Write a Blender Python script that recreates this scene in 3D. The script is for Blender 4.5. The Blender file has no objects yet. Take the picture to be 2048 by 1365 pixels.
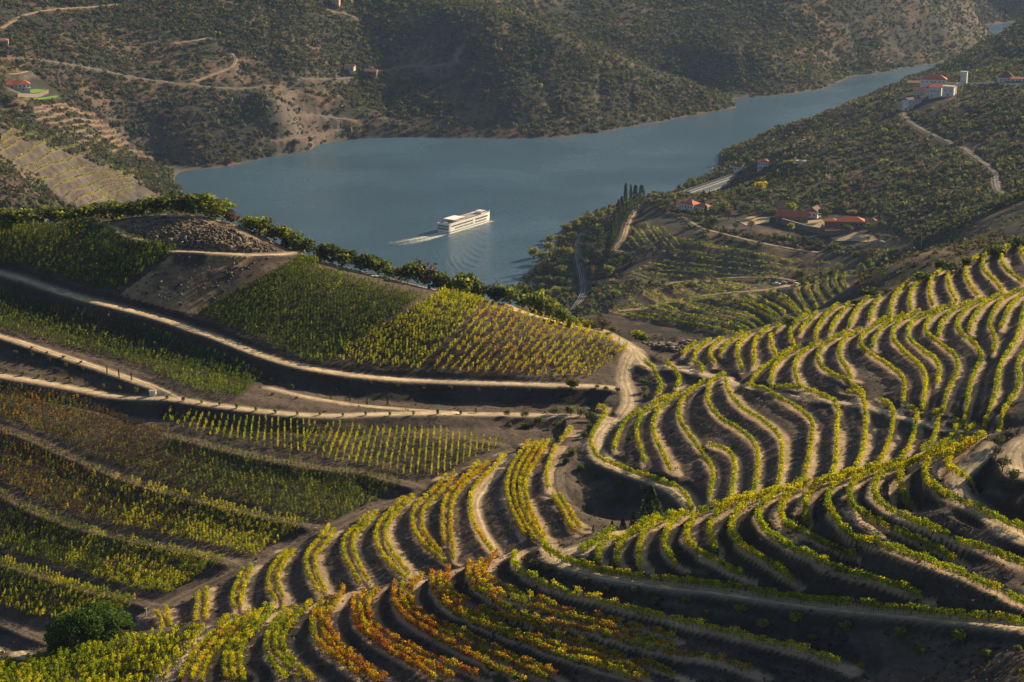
import bpy, bmesh, math, random, time
import numpy as np
from mathutils import Vector, Matrix, kdtree
T00 = time.time()
R_ = math.radians
rng = np.random.default_rng(7)
random.seed(7)
scene = bpy.context.scene
COL = scene.collection

# ---------------------------------------------------------------- camera, light, sky
CAM_H = 380.0
PITCH = R_(15.2)
FPX = 4000.0                      # focal length in pixels of a 2048 px wide frame
cam_d = bpy.data.cameras.new('camera')
cam_d.sensor_width = 36.0
cam_d.lens = FPX / 2048 * 36.0
cam_d.clip_start = 1.0
cam_d.clip_end = 20000.0
cam = bpy.data.objects.new('camera', cam_d)
COL.objects.link(cam)
cam.location = (0, 0, CAM_H)
cam.rotation_euler = (R_(90) - PITCH, 0, 0)
scene.camera = cam

SUN_AZ = R_(53.0)                 # clockwise from +Y (view direction)
SUN_EL = R_(23.0)
sun_dir = Vector((math.sin(SUN_AZ) * math.cos(SUN_EL), math.cos(SUN_AZ) * math.cos(SUN_EL), math.sin(SUN_EL)))
sun_d = bpy.data.lights.new('sun', 'SUN')
sun_d.energy = 5.0
sun_d.angle = R_(0.5)
sun_d.color = (1.0, 0.79, 0.50)
sun = bpy.data.objects.new('sun', sun_d)
COL.objects.link(sun)
sun.location = (300, 300, 900)
sun.rotation_euler = (-sun_dir).to_track_quat('-Z', 'Y').to_euler()

world = bpy.data.worlds.new('World')
scene.world = world
world.use_nodes = True
wn = world.node_tree
wn.nodes.clear()
sky = wn.nodes.new('ShaderNodeTexSky')
sky.sky_type = 'NISHITA'
sky.sun_disc = False
sky.sun_elevation = SUN_EL
sky.sun_rotation = SUN_AZ
sky.altitude = 300
sky.air_density = 1.0
sky.dust_density = 1.0
bg = wn.nodes.new('ShaderNodeBackground')
bg.inputs['Strength'].default_value = 0.05
wo = wn.nodes.new('ShaderNodeOutputWorld')
wn.links.new(sky.outputs[0], bg.inputs[0])
wn.links.new(bg.outputs[0], wo.inputs[0])

scene.view_settings.view_transform = 'Standard'
scene.view_settings.look = 'None'
scene.view_settings.exposure = 1.0
scene.view_settings.gamma = 1.0
HAZE = .000027                     # density of the valley air per metre
scene.cycles.max_bounces = 6
scene.cycles.diffuse_bounces = 2
scene.cycles.glossy_bounces = 2
scene.cycles.transmission_bounces = 2
scene.cycles.transparent_max_bounces = 6
scene.cycles.volume_bounces = 0

# ---------------------------------------------------------------- helpers: picture rays, tagging
CP, SP = math.cos(PITCH), math.sin(PITCH)
def rays(uv):
    uv = np.asarray(uv, float).reshape(-1, 2)
    a = uv[:, 0] - 1024.0
    b = 682.5 - uv[:, 1]
    return np.stack([a, CP * FPX + SP * b, -SP * FPX + CP * b], 1)
def at_z(uv, z):
    d = rays(uv)
    t = (np.asarray(z, float) - CAM_H) / d[:, 2]
    return d * t[:, None] + np.array([0, 0, CAM_H])
def at_y(uv, y):
    d = rays(uv)
    t = np.asarray(y, float) / d[:, 1]
    return d * t[:, None] + np.array([0, 0, CAM_H])
def project(p):
    p = np.asarray(p, float).reshape(-1, 3) - np.array([0, 0, CAM_H])
    dep = p[:, 1] * CP - p[:, 2] * SP
    up = p[:, 1] * SP + p[:, 2] * CP
    return np.stack([1024 + FPX * p[:, 0] / dep, 682.5 - FPX * up / dep], 1), dep

VIEW = dict(f=(0, 0, 1), r1=(0, 860, 2.703), r2=(650, 860, 2.703), r3=(1348, 860, 2.703), q6=(1348, 400, 2.923),
            q5=(600, 400, 2.923), g1=(1180, 730, 4.55), g2=(1648, 550, 4.55), g3=(1648, 720, 4.55), g4=(1340, 560, 4.55),
            g5=(1648, 450, 4.55), m6=(1160, 520, 3.4133), h1=(0, 380, 2.926), h2=(0, 640, 2.926), h3=(600, 640, 2.926),
            g7=(1030, 380, 4.55), s5=(1340, 290, 3.938), s6=(1740, 30, 6.5), s7=(0, 40, 6.203), z1=(0, 0, 2.923),
            z2=(600, 0, 2.923), z3=(1348, 0, 2.923))
def path(s):
    """'r2 10,20 30,40 | r3 5,6' -> picture coordinates of the photograph"""
    out = []
    for part in s.split('|'):
        tk = part.split()
        ox, oy, k = VIEW[tk[0]]
        for t in tk[1:]:
            x, y = t.split(',')
            out.append((ox + float(x) / k, oy + float(y) / k))
    return np.array(out)
def in_poly(u, v, poly):
    poly = np.asarray(poly); c = np.zeros(len(u), bool); j = len(poly) - 1
    for i in range(len(poly)):
        xi, yi = poly[i]; xj, yj = poly[j]
        hit = ((yi > v) != (yj > v)) & (u < (xj - xi) * (v - yi) / (yj - yi + 1e-12) + xi)
        c ^= hit; j = i
    return c
def resample(p, n=None, step=None):
    p = np.asarray(p, float)
    d = np.r_[0, np.cumsum(np.linalg.norm(np.diff(p, axis=0), axis=1))]
    if n is None:
        n = max(2, int(round(d[-1] / step)) + 1)
    t = np.linspace(0, d[-1], n)
    return np.stack([np.interp(t, d, p[:, k]) for k in range(p.shape[1])], 1)
def smooth_path(p, n=None, step=None, it=2):
    """Chaikin corner cutting, then even resampling"""
    p = np.asarray(p, float)
    for _ in range(it):
        if len(p) < 3: break
        a, b = p[:-1], p[1:]
        q = np.empty((2 * len(a), p.shape[1]))
        q[0::2] = .75 * a + .25 * b
        q[1::2] = .25 * a + .75 * b
        p = np.vstack([p[:1], q, p[-1:]])
    return resample(p, n, step)

def tag(o, label=None, cat=None, group=None, kind=None):
    if label: o['label'] = label
    if cat: o['category'] = cat
    if group: o['group'] = group
    if kind: o['kind'] = kind
    return o
def link(o, parent=None):
    COL.objects.link(o)
    if parent is not None: o.parent = parent
    return o
def mesh_np(name, verts, quads=None, tris=None, mats=(), smooth=False, midx=None, colors=None):
    """fast mesh from numpy arrays"""
    me = bpy.data.meshes.new(name)
    verts = np.asarray(verts, np.float32)
    nq = 0 if quads is None else len(quads)
    nt = 0 if tris is None else len(tris)
    me.vertices.add(len(verts))
    me.vertices.foreach_set('co', verts.ravel())
    lv = []
    if nq: lv.append(np.asarray(quads, np.int32).ravel())
    if nt: lv.append(np.asarray(tris, np.int32).ravel())
    lv = np.concatenate(lv)
    me.loops.add(len(lv))
    me.loops.foreach_set('vertex_index', lv)
    tot = np.r_[np.full(nq, 4, np.int32), np.full(nt, 3, np.int32)]
    me.polygons.add(nq + nt)
    me.polygons.foreach_set('loop_start', np.r_[0, np.cumsum(tot)[:-1]].astype(np.int32))
    for m in mats: me.materials.append(m)
    if midx is not None: me.polygons.foreach_set('material_index', np.asarray(midx, np.int32))
    if smooth: me.polygons.foreach_set('use_smooth', np.ones(nq + nt, bool))
    me.update(calc_edges=True)
    if colors is not None:
        ca = me.color_attributes.new('tint', 'FLOAT_COLOR', 'POINT')
        c = np.ones((len(verts), 4), np.float32)
        c[:, :3] = colors
        ca.data.foreach_set('color', c.ravel())
    return me
def empty(name, loc, rz=0.0):
    o = bpy.data.objects.new(name, None)
    o.empty_display_size = 0.5
    o.location = loc
    o.rotation_euler = (0, 0, rz)
    COL.objects.link(o)
    return o
# ---------------------------------------------------------------- vine rows and tracks on the near hills:
# (picture path along the foot of the row, height at its start, height at its end)
ROWS = []
def row(zone, z, s, z2=None):
    ROWS.append(dict(zone=zone, z1=z, z2=z if z2 is None else z2, uv=path(s)))     # z None: lies on the slope
# spur in the foreground, upper face
row('spur', 262, 'r2 1180,640 1200,690 1250,720 1330,745 1450,775 1600,800 1750,825 1892,845 | r3 50,845 200,862 400,892 600,922 800,948 1000,972 1300,1002 1600,1032 1750,1048 1920,1066', 268.2)
CEND = {1: 263.0, 2: 263.3, 3: 263.8, 4: 264.2, 5: 264.9, 6: 266.0, 7: 267.4, 8: 267.0, 9: 269.2, 10: 270.7, 11: 272.2, 12: 270.6, 13: 273.2, 14: 274.2, 15: 276.6, 16: 275.6, 17: 277.6}
CZ = lambda i: 262.3 + 1.0 * i
for i, s in [(1, 'r2 1560,555 1440,610 1390,645 1385,670'), (2, 'r2 1720,530 1620,572 1540,612 1490,650 1475,690 1480,740'),
             (3, 'r2 1800,500 1700,545 1640,585 1600,630 1580,690 1580,760'), (4, 'r2 1892,480 1810,515 1740,560 1710,620 1695,690 1700,770'),
             (5, 'r2 1960,470 1892,500 1850,570 1830,640 1850,700 1900,760'),
             (6, 'r3 420,375 300,415 160,455 90,512 65,580 75,640 140,690 230,740 310,790 375,830'),
             (7, 'r3 420,380 290,432 215,490 190,560 200,630 230,690'),
             (8, 'r3 560,345 430,392 350,450 310,520 310,580 350,640 430,695 520,745 580,800 640,850'),
             (9, 'r3 690,310 560,362 490,410 450,480 460,540 530,600 640,655 760,715 900,775 1050,820 1200,870 1330,930'),
             (10, 'r3 830,285 690,325 610,380 570,440 580,500 640,560 740,610 850,665 940,720 975,745'),
             (11, 'r3 960,250 820,298 750,340 710,400 705,460 715,545'),
             (12, 'r3 1100,220 960,272 880,302 830,360 830,430 870,500 960,570 1080,625 1220,680 1380,740 1540,800 1660,850 1790,910 1910,985'),
             (13, 'r3 1250,190 1110,232 1000,282 950,340 950,420 1000,480 1110,545 1250,600 1390,665 1520,735'),
             (14, 'r3 1380,160 1240,222 1130,252 1080,310 1080,380 1130,440 1240,490 1380,550 1520,610 1660,660 1780,710 1910,772'),
             (15, 'r3 1480,125 1340,182 1250,222 1215,270 1220,340 1250,400 1280,470'),
             (16, 'r3 1600,85 1470,152 1390,182 1350,230 1360,290 1420,350 1500,400 1600,455 1760,530 1910,605'),
             (17, 'r3 1675,40 1600,100 1510,160 1475,200 1480,260 1530,330 1605,395')]:
    row('spur', CZ(i), s, CEND[i]); ROWS[-1]['face'] = True
# foreground spur, lower face: two or three rows to a bench
for z, z2, L in [
    (260.5, 261.6, ['r2 1030,680 1010,740 1060,790 1150,840 1280,890 1400,925 1500,948 1600,978 1750,1008 1892,1048 | r3 120,1085 200,1095 400,1142 600,1192 750,1232 900,1292']),
    (258.8, 259.4, ['r2 930,690 870,750 855,800 890,840 960,870 1060,920 1180,970 1320,1010 1450,1040 1600,1072 1740,1100 1892,1150',
                    'r2 850,740 815,790 830,840 900,895 1000,940 1100,975 1240,1012 1400,1058 1550,1098 1700,1140 1892,1192',
                    'r2 790,740 770,800 800,860 870,910 960,962 1080,1020 1200,1048 1330,1078 1450,1105 1600,1150 1750,1190 1892,1230 | r3 150,1240 300,1285 420,1325']),
    (256.6, 257.2, ['r2 670,770 655,830 665,890 710,930 800,980 900,1020 1030,1070 1150,1110 1300,1165 1450,1205 1600,1250 1750,1300 1892,1350',
                    'r2 620,790 620,860 650,915 720,970 800,1015 900,1065 1020,1115 1150,1155 1300,1212 1450,1248 1600,1298 1750,1348',
                    'r2 580,800 580,870 610,930 690,992 780,1045 900,1095 1050,1145 1180,1195 1300,1245 1450,1288 1600,1335 1700,1375']),
    (254.6, 255.2, ['r2 530,810 470,860 455,920 480,980 520,1020 620,1070 740,1130 850,1180 960,1230 1100,1290 1250,1350',
                    'r2 440,820 415,880 420,950 460,1005 520,1055 600,1105 720,1158 830,1208 940,1250 1060,1300 1200,1368',
                    'r2 380,850 370,920 390,985 440,1040 500,1085 600,1140 700,1192 800,1242 900,1290 1000,1332 1080,1375']),
    (253.0, 253.6, ['r2 290,880 240,930 235,1000 260,1070 330,1130 420,1180 520,1230 640,1280 760,1330 860,1370',
                    'r2 220,900 190,950 190,1020 215,1085 280,1145 370,1195 470,1247 580,1300 700,1360',
                    'r2 160,940 150,1000 170,1075 230,1138 320,1198 420,1258 520,1310 600,1365']),
    (251.5, 252.1, ['r1 1860,890 1800,970 1772,1030 1775,1085 1805,1140 1850,1190 1900,1238 | r2 230,1312 330,1370',
                    'r1 1790,930 1750,990 1735,1050 1745,1120 1790,1182 1850,1235 1905,1280 | r2 240,1345 290,1380',
                    'r1 1740,940 1695,1030 1690,1090 1705,1155 1760,1217 1830,1267 1892,1307 | r2 200,1370']),
    (250.0, 250.6, ['r1 1680,950 1620,1030 1560,1090 1530,1150 1530,1210 1570,1270 1640,1330 1690,1370',
                    'r1 1600,980 1550,1050 1500,1120 1485,1180 1500,1245 1550,1305 1620,1365',
                    'r1 1550,980 1500,1050 1450,1120 1440,1190 1450,1250 1500,1320 1545,1370']),
    (248.5, 249.2, ['r1 1480,990 1400,1080 1330,1160 1300,1230 1300,1300 1320,1370', 'r1 1440,990 1370,1070 1290,1160 1260,1230 1255,1300 1270,1370',
                    'r1 1400,1000 1320,1090 1250,1180 1220,1240 1215,1310 1225,1370']),
    (247.4, 248.3, ['r1 1350,1010 1260,1110 1180,1200 1120,1290 1090,1370', 'r1 1300,1020 1210,1110 1130,1200 1070,1290 1040,1370',
                    'r1 1240,1030 1150,1110 1070,1200 1010,1290 975,1370'])]:
    for k, s in enumerate(L):
        row('front', z - .12 * k, s, z2 - .12 * k)
# middle spur: pairs of rows on each bench
for z, L in [(202.0, ['r1 900,985 915,1040 920,1085', 'r1 840,985 870,1040 880,1090']),
             (203.0, ['r1 1115,870 1120,960 1110,1040', 'r1 1080,890 1065,970 1060,1060']),
             (204.0, ['r1 1360,740 1340,820 1310,890 1305,975', 'r1 1320,760 1290,830 1260,900 1255,960 1275,985']),
             (205.0, ['r1 1590,640 1540,730 1510,790 1495,840 1530,930', 'r1 1550,640 1500,720 1460,790 1445,840 1460,890 1495,945']),
             (206.2, ['r1 1810,560 1760,640 1710,690 1700,740 1720,820 1765,890', 'r1 1780,530 1720,610 1660,680 1650,740 1670,800 1725,895']),
             (207.2, ['r2 280,460 220,530 150,600 150,660 180,740 235,835', 'r2 235,460 190,520 100,600 95,660 120,730 190,845']),
             (208.2, ['r2 480,370 410,440 340,520 320,580 345,650 400,730 455,800', 'r2 435,370 370,440 290,520 270,580 285,650 340,730 420,810']),
             (209.2, ['r2 700,260 640,340 560,410 520,470 525,550 565,620 625,690', 'r2 655,265 600,330 500,410 470,470 475,540 510,610 580,680 655,740']),
             (210.0, ['r2 880,190 800,270 730,330 690,400 680,480 680,560 690,640 692,715', 'r2 830,190 740,290 660,360 635,440 635,530 645,625']),
             (210.7, ['r2 975,140 930,200 850,280 790,350 785,430 800,520 850,610 905,675']),
             (212.2, ['r2 1210,70 1150,180 1095,250 1080,330 1100,430 1140,520 1190,610', 'r2 1180,75 1120,160 1070,240 1050,320 1060,400 1100,500 1180,620',
                      'r2 1145,75 1090,150 1035,240 1015,320 1030,420 1070,510 1140,620', 'r2 1105,75 1050,150 1000,230 980,310 990,400 1030,490 1080,585']),
             (213.4, ['r2 1250,100 1215,170 1195,250 1205,330', 'r2 1335,0 1300,40 1270,70']),
             (213.0, ['r2 1265,360 1310,430 1350,500 1385,555', 'r2 1230,370 1270,430 1310,500 1345,565'])]:
    for k, s in enumerate(L):
        row('middle', z - .12 * k, s)
# right hill, lower face (below the cross track)
row('right', 212.8, 'g1 40,395 100,400 155,440 110,520 50,600 10,680 10,760 60,845 150,895 280,938 400,988 550,1030 700,1080 800,1130 870,1200 915,1280 912,1340', 215.8)
for z, s in [(214.0, 'g1 450,440 340,515 310,565 260,650 230,740 215,800'), (215.1, 'g1 720,300 590,372 500,440 440,530 420,620 430,700 470,810 500,925'),
             (216.2, 'g1 850,260 720,342 640,410 590,480 570,580 590,690 640,790 690,890 735,995'),
             (217.3, 'g1 1040,190 910,262 850,330 810,400 805,500 840,590 920,690 990,800 1060,890 1110,960 1120,1050 1100,1140 1085,1245'),
             (218.4, 'g1 1070,750 1200,780 1290,840 1320,930 1310,1060 1290,1180 1275,1265'),
             (219.5, 'g1 1235,90 1110,150 1070,230 1060,350 1110,440 1200,530 1340,610 1450,690 1520,780 1530,900 1520,1050 1480,1235'),
             (220.6, 'g1 1230,150 1260,280 1340,380 1440,460 1560,530 1660,610 1740,700 1750,850 1740,1000 1700,1165'),
             (221.7, 'g4 690,960 770,990 850,1020 930,1070 1050,1130 1160,1200 1260,1270 1302,1340 | r3 745,20 740,100 720,210 690,315'),
             (222.8, 'g4 960,990 1080,1000 1200,1030 1330,1060 1430,1110 1500,1170 1535,1240 | g3 130,500 120,600 115,750 115,900 100,1000 50,1095'),
             (223.9, 'g3 200,320 290,335 345,370 370,480 380,620 370,750 350,870 310,980 250,1045'),
             (225.0, 'g3 500,390 570,420 615,480 630,580 615,690 580,800 530,920 490,970'),
             (226.1, 'g3 760,470 830,490 850,530 835,640 800,750 760,850 690,905'), (227.2, 'g3 1000,530 1040,570 1030,650 1000,740 960,800 870,855'),
             (228.3, 'g3 1180,570 1235,620 1200,700 1130,760 1000,825'), (229.4, 'g3 1365,650 1330,700 1230,760 1080,815')]:
    row('right', z, s)
# right hill, rows above the cross track
for z, s in [(222.0, 'g4 1100,665 1000,725 880,800 790,870 730,940'), (223.0, 'g4 1180,630 1060,695 990,760 940,840 915,910 925,978'),
             (224.0, 'g4 1360,590 1230,662 1160,730 1130,810 1140,890 1185,988'),
             (225.0, 'g4 1600,500 1480,555 1400,605 1350,680 1335,760 1390,840 1500,900 1600,950 1700,1000 1765,1045'),
             (226.0, 'g4 1740,470 1620,525 1560,600 1530,670 1550,750 1600,820 1650,925'),
             (227.0, 'g2 570,420 440,485 370,540 320,620 330,680 400,740 500,800 620,880 710,950 740,1030 715,1165'),
             (227.8, 'g2 720,390 600,445 510,520 460,590 440,685'),
             (228.6, 'g2 870,350 740,405 650,470 615,550 630,630 720,720 830,810 910,900 930,1000 910,1120 890,1225'),
             (229.3, 'g2 1050,325 920,375 820,430 765,500 755,580 820,660 930,740 1030,820 1055,900 1030,1005'),
             (230.0, 'g2 1190,290 1050,335 960,420 915,490 920,560 1000,620 1120,700 1200,770 1220,850 1200,940 1140,1050 1100,1150 1085,1255'),
             (230.7, 'g2 1330,270 1190,325 1110,400 1060,480 1040,585'),
             (231.4, 'g2 1470,235 1330,292 1260,370 1210,440 1200,510 1260,580 1350,640 1420,720 1440,790 1400,870 1340,970 1320,1080 1300,1200 1275,1335'),
             (232.1, 'g2 1630,190 1500,245 1420,330 1360,410 1330,480 1325,535'), (232.8, 'g2 1780,160 1640,222 1570,310 1520,400 1500,480 1530,550 1565,620 1540,735'),
             (233.5, 'g2 1860,170 1790,212 1700,300 1650,390 1610,505'),
             (234.2, 'g2 1850,260 1815,335 1800,430 1770,560 1730,650 1650,750 1600,850 1580,950 1570,1080 1530,1190 1450,1345'),
             (235.2, 'g2 1860,690 1820,735 1770,800 1760,880 1780,960 1770,1040 1720,1150 1640,1270 1600,1365 | g3 1585,660 1580,695')]:
    row('right', z, s)
# right hill, the back face above the long crest hedge
for i, s in enumerate(['g4 230,590 160,650 110,708', 'g4 370,560 280,620 225,690 215,735', 'g4 480,550 390,620 355,690 370,740 415,780', 'g4 660,500 560,570 490,630 460,695',
          'g4 730,500 650,570 610,640 615,730 655,830', 'g4 900,445 820,520 770,580 760,650 770,720 755,800', 'g4 1010,430 950,480 905,550 920,620 965,705',
          'g4 1260,330 1160,400 1100,460 1085,530 1110,580 1135,655', 'g4 1340,315 1270,390 1210,450 1180,505', 'g4 1530,250 1430,330 1370,410 1330,480 1325,560',
          'g4 1630,240 1550,330 1490,410 1455,510', 'g5 410,680 340,740 280,810 250,880 225,960', 'g5 515,670 460,740 425,810 415,900', 'g5 770,535 690,610 630,680 605,760 605,870',
          'g5 860,540 800,610 770,680 790,800', 'g5 1060,435 980,510 950,590 960,670 990,760', 'g5 1160,425 1120,480 1120,550 1160,630 1205,720',
          'g5 1400,310 1310,380 1275,450 1300,530 1350,600 1400,670', 'g5 1470,300 1440,370 1450,440 1510,500 1590,560 1620,640',
          'g5 1680,210 1620,270 1605,350 1650,420 1730,490 1810,550', 'g5 1785,190 1780,260 1830,340']):
    row('back', 217.0 + .8 * i, s)
for z, s in [(214.6, 'g1 490,30 560,80 620,150 655,210 640,270 600,310'), (216.2, 'g1 690,0 760,70 820,140 810,190 780,225'), (217.6, 'g4 195,765 270,790 300,830 290,885')]:
    row('back', z, s)
# terraced spur in the middle distance
for i, s in enumerate(['m6 200,360 400,390 700,440 900,490 1050,525', 'm6 290,355 420,400 640,420 800,450 960,480 1030,515', 'm6 420,330 560,370 760,410 960,440 1080,470 1130,505',
          'm6 520,320 650,360 850,400 1000,420 1100,450 1170,505', 'm6 610,300 760,340 950,375 1100,400 1170,450 1210,495', 'm6 680,290 850,325 1030,350 1150,380 1220,430 1260,475',
          'm6 800,270 950,300 1100,320 1200,350 1280,400 1330,455', 'm6 880,255 1000,280 1150,300 1250,340 1310,390 1340,440', 'm6 1040,245 1180,290 1280,330 1360,405',
          'm6 1150,240 1250,270 1330,320 1400,375', 'm6 1270,230 1360,270 1430,330 1500,385', 'm6 1310,205 1400,260 1460,310 1510,375', 'm6 1480,190 1500,260 1530,320 1570,375',
          'm6 1550,180 1570,240 1610,310 1650,365', 'm6 1610,170 1630,240 1670,300 1720,345', 'm6 1690,140 1680,190 1720,260 1790,315', 'm6 1750,120 1740,180 1790,250 1850,305',
          'm6 1810,110 1800,170 1830,230 1890,265']):
    row('far', 125 + 1.0 * i, s)
for i, s in enumerate(['m6 230,300 330,300 420,300', 'm6 340,245 400,290 450,300', 'm6 430,205 500,250 580,280', 'm6 510,210 600,260 700,265', 'm6 590,170 680,230 780,250', 'm6 640,165 740,215 850,245',
                       'm6 720,150 850,200 950,225', 'm6 780,145 900,190 1000,215', 'm6 860,140 980,180 1080,205', 'm6 930,140 1050,175 1150,200', 'm6 1000,145 1100,175 1200,195']):
    row('far', 95 + .5 * i, s)

# terraced knoll on the far left, dry terraces under the white house, vineyard under the farm
for s in ['z1 0,845 60,802 150,748', 'z1 0,893 80,838 180,785 240,790', 'z1 70,955 140,905 220,862 270,825 340,802', 'z1 130,985 230,962 240,930 290,902 350,872 480,850', 'z1 210,1012 300,962 380,950 480,905 540,885',
          'z1 220,1052 330,1060 390,1012 440,985 600,982 690,962', 'z1 330,1112 420,1062 470,1032 560,1022 680,1012 800,997', 'z1 380,1162 470,1112 540,1082 620,1045 700,1042 790,1032', 'z1 430,1195 500,1155 580,1115 650,1085 780,1062',
          'z1 530,1200 600,1155 680,1117 790,1098', 'z1 620,1200 700,1150 790,1125', 'z1 0,800 50,765 90,735']:
    row('knoll', None, s)
for s in ['z1 200,630 400,617', 'z1 190,652 300,645 420,640 470,655', 'z1 220,690 340,675 460,665 560,680', 'z1 220,722 380,712 500,706 600,720', 'z1 240,747 400,740 520,735 640,746', 'z1 260,782 400,772 520,766 690,781', 'z1 290,803 500,797 700,806',
          'z1 400,832 600,826 730,832', 'z1 500,862 640,855 760,852', 'z1 0,602 100,615 180,640', 'z1 0,642 80,648 170,656', 'z1 0,682 70,685 130,692', 'z1 640,890 760,885 860,905', 'z1 680,925 800,915 900,935']:
    row('dry', None, s)
for s in ['g7 1000,470 1060,530', 'g7 1040,420 1130,520', 'g7 1070,360 1180,480', 'g7 1130,370 1250,500', 'g7 1190,330 1310,480', 'g7 1250,340 1390,520', 'g7 1290,350 1450,530', 'g7 1340,340 1500,500', 'g7 1500,482 1650,510 1820,540', 'g7 1340,550 1480,570 1650,590 1820,612',
          'g7 1540,600 1680,620 1820,642', 'g7 1330,640 1600,680 1820,722', 'g7 1210,660 1400,692 1600,730 1820,762', 'g7 1170,692 1350,722 1550,752 1820,792', 'g7 1130,732 1300,762 1550,795', 'g7 1060,770 1250,802 1400,822', 'g7 1050,802 1200,832 1330,852',
          'q6 0,222 300,290 560,332 700,372', 'q6 60,252 400,322 700,352 1000,392', 'q6 0,292 300,342 700,392', 'q6 0,332 350,382 700,412 960,405', 'q6 0,372 300,412 650,442', 'q6 0,412 300,442 600,458']:
    row('mid', None, s)

TRACKS = []
def track(w, s, z=None, mat='pale', hill=True, lower=0.0, far=False, name='dirt_track'):
    TRACKS.append(dict(w=w, uv=path(s), z=z, mat=mat, hill=hill, lower=lower, far=far, name=name))
track(4.2, 'h1 -60,462 0,485 150,525 300,580 450,625 600,660 750,700 900,740 1040,780 1150,830 | h2 1200,72 1400,155 1600,230 1800,285 2048,325 | h3 200,312 500,345 800,360 1100,370 1500,380 1750,392 1850,405', lower=3.2)
track(5.0, 'h1 900,155 1100,145 1300,180 1450,230 1600,300 1750,360 1900,400 2048,440 | q5 150,340 350,420 550,455 700,500 850,530 1000,572 1150,605 1350,670 1500,710 1650,750 1800,790 1920,850 1960,900')
track(3.0, 'h1 570,190 640,203 700,240 760,280 850,300')
track(3.5, 'h1 1020,352 1200,362 1400,382 1600,378 1750,372')
track(3.4, 'h2 -60,70 0,90 150,140 300,190 450,240 600,288 750,340 870,380 940,412 1000,440 1060,470', lower=2.0)
track(4.0, 'h2 -60,285 0,300 200,328 400,362 600,397 800,427 1000,462 1200,492 1400,517 1600,542 1800,556 2048,562 | h3 300,556 600,550 900,537 1200,527 1450,527 1560,535', lower=2.4)
track(2.6, 'h2 1560,340 1700,388 1850,424 2048,458 | h3 200,448 400,478 550,493 750,517 880,532')
track(2.2, mat='dim', s='h2 -60,358 0,372 200,412 400,452 550,482 700,492 850,517 1000,537 1150,552')
track(1.8, 'h3 0,622 400,637 800,652 1000,680 1100,692 1200,722 1250,760', mat='dim')
track(4.5, 'q5 1960,900 1905,980 1890,1060 1930,1130 1925,1200 1860,1275 1820,1330 | g1 190,480 130,560 75,640 40,710 45,790 100,850 200,900', z=(215, 213))
track(3.4, 'h3 1450,527 1560,535 1680,545 1760,560 1830,580', z=None)
track(3.0, 'g1 20,850 90,905 250,965 400,1020 600,1080 720,1130 820,1200 880,1270 930,1340', z=(212.6, 215.6))
track(4.0, 'g1 960,1330 900,1200 820,1125', z=(216, 215.2))
track(5.0, 'q5 1960,900 2000,950 2046,985 | q6 0,965 60,985 150,1010 250,1035 300,1050', z=(215.5, 219))
track(3.2, 'g1 1250,120 1300,190 1420,215 1560,245 1700,275 1820,290 | g4 1050,1060 1240,1075 1450,1100 1600,1110 1740,1125 | g3 300,395 420,415 560,450 700,500 850,545 1000,585 1150,625 1290,665 1400,700 1480,740', z=(219.5, 230.5))
track(3.0, 'r2 1010,130 960,195 885,275 815,355 808,425 828,505 868,585 925,665', z=(211, 211))
track(3.6, 'r2 1600,588 1500,612 1400,635 1300,665 1215,690', z=(263.6, 262.6))
track(2.6, 'r2 1215,700 1290,745 1400,778 1550,810 1700,832 1892,858 | r3 200,878 400,908 600,936 800,962 1000,986 1300,1016 1600,1046 1750,1062 1920,1080', z=(262, 268))
track(3.2, 'r3 1730,70 1695,110 1630,160 1555,215 1520,260 1545,330 1620,400 1720,475 1800,540 1910,620', z=(279.8, 273))
track(4.0, 'r3 1960,20 1900,55 1850,100 1822,150 1830,215 1850,260', z=(281.8, 278.6))
track(3.6, 'r1 1110,1090 1030,1165 950,1250 890,1330 870,1375', z=(246.6, 247.8))
track(2.6, 'r2 1350,60 1290,130 1255,210 1250,290 1275,350 1340,420', z=(213.8, 213.2), mat='dim')
for s in ['h2 -60,600 0,625 200,697 400,795 560,865 | r1 400,150 550,208 700,268 850,318 1000,350 1200,400 1400,450 1550,490 1700,520 1800,540',
          'r1 930,0 1100,52 1300,112 1500,155 1700,198 1892,226 | r2 150,205 300,255 430,293 540,318', 'r1 -40,300 0,325 100,385 200,435 350,497 500,537 650,567 800,597 950,630 1100,662 1250,710 1340,735',
          'r1 -40,680 0,695 100,727 200,765 350,817 500,857 650,890 800,930 860,955', 'r1 -40,1000 0,1012 100,1062 220,1115 330,1150']:
    track(3.0, s, mat='dim', lower=1.6)
track(3.0, 'r1 -40,1160 0,1175 120,1215 215,1250')
track(3.6, 'r1 790,1005 900,935 1050,855 1200,785 1350,725 1500,655 1650,577 1780,535 1892,475 | r2 300,385 450,355 560,325 650,285 780,225 900,155 1000,115', z=(201, 211), mat='dim')

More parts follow.
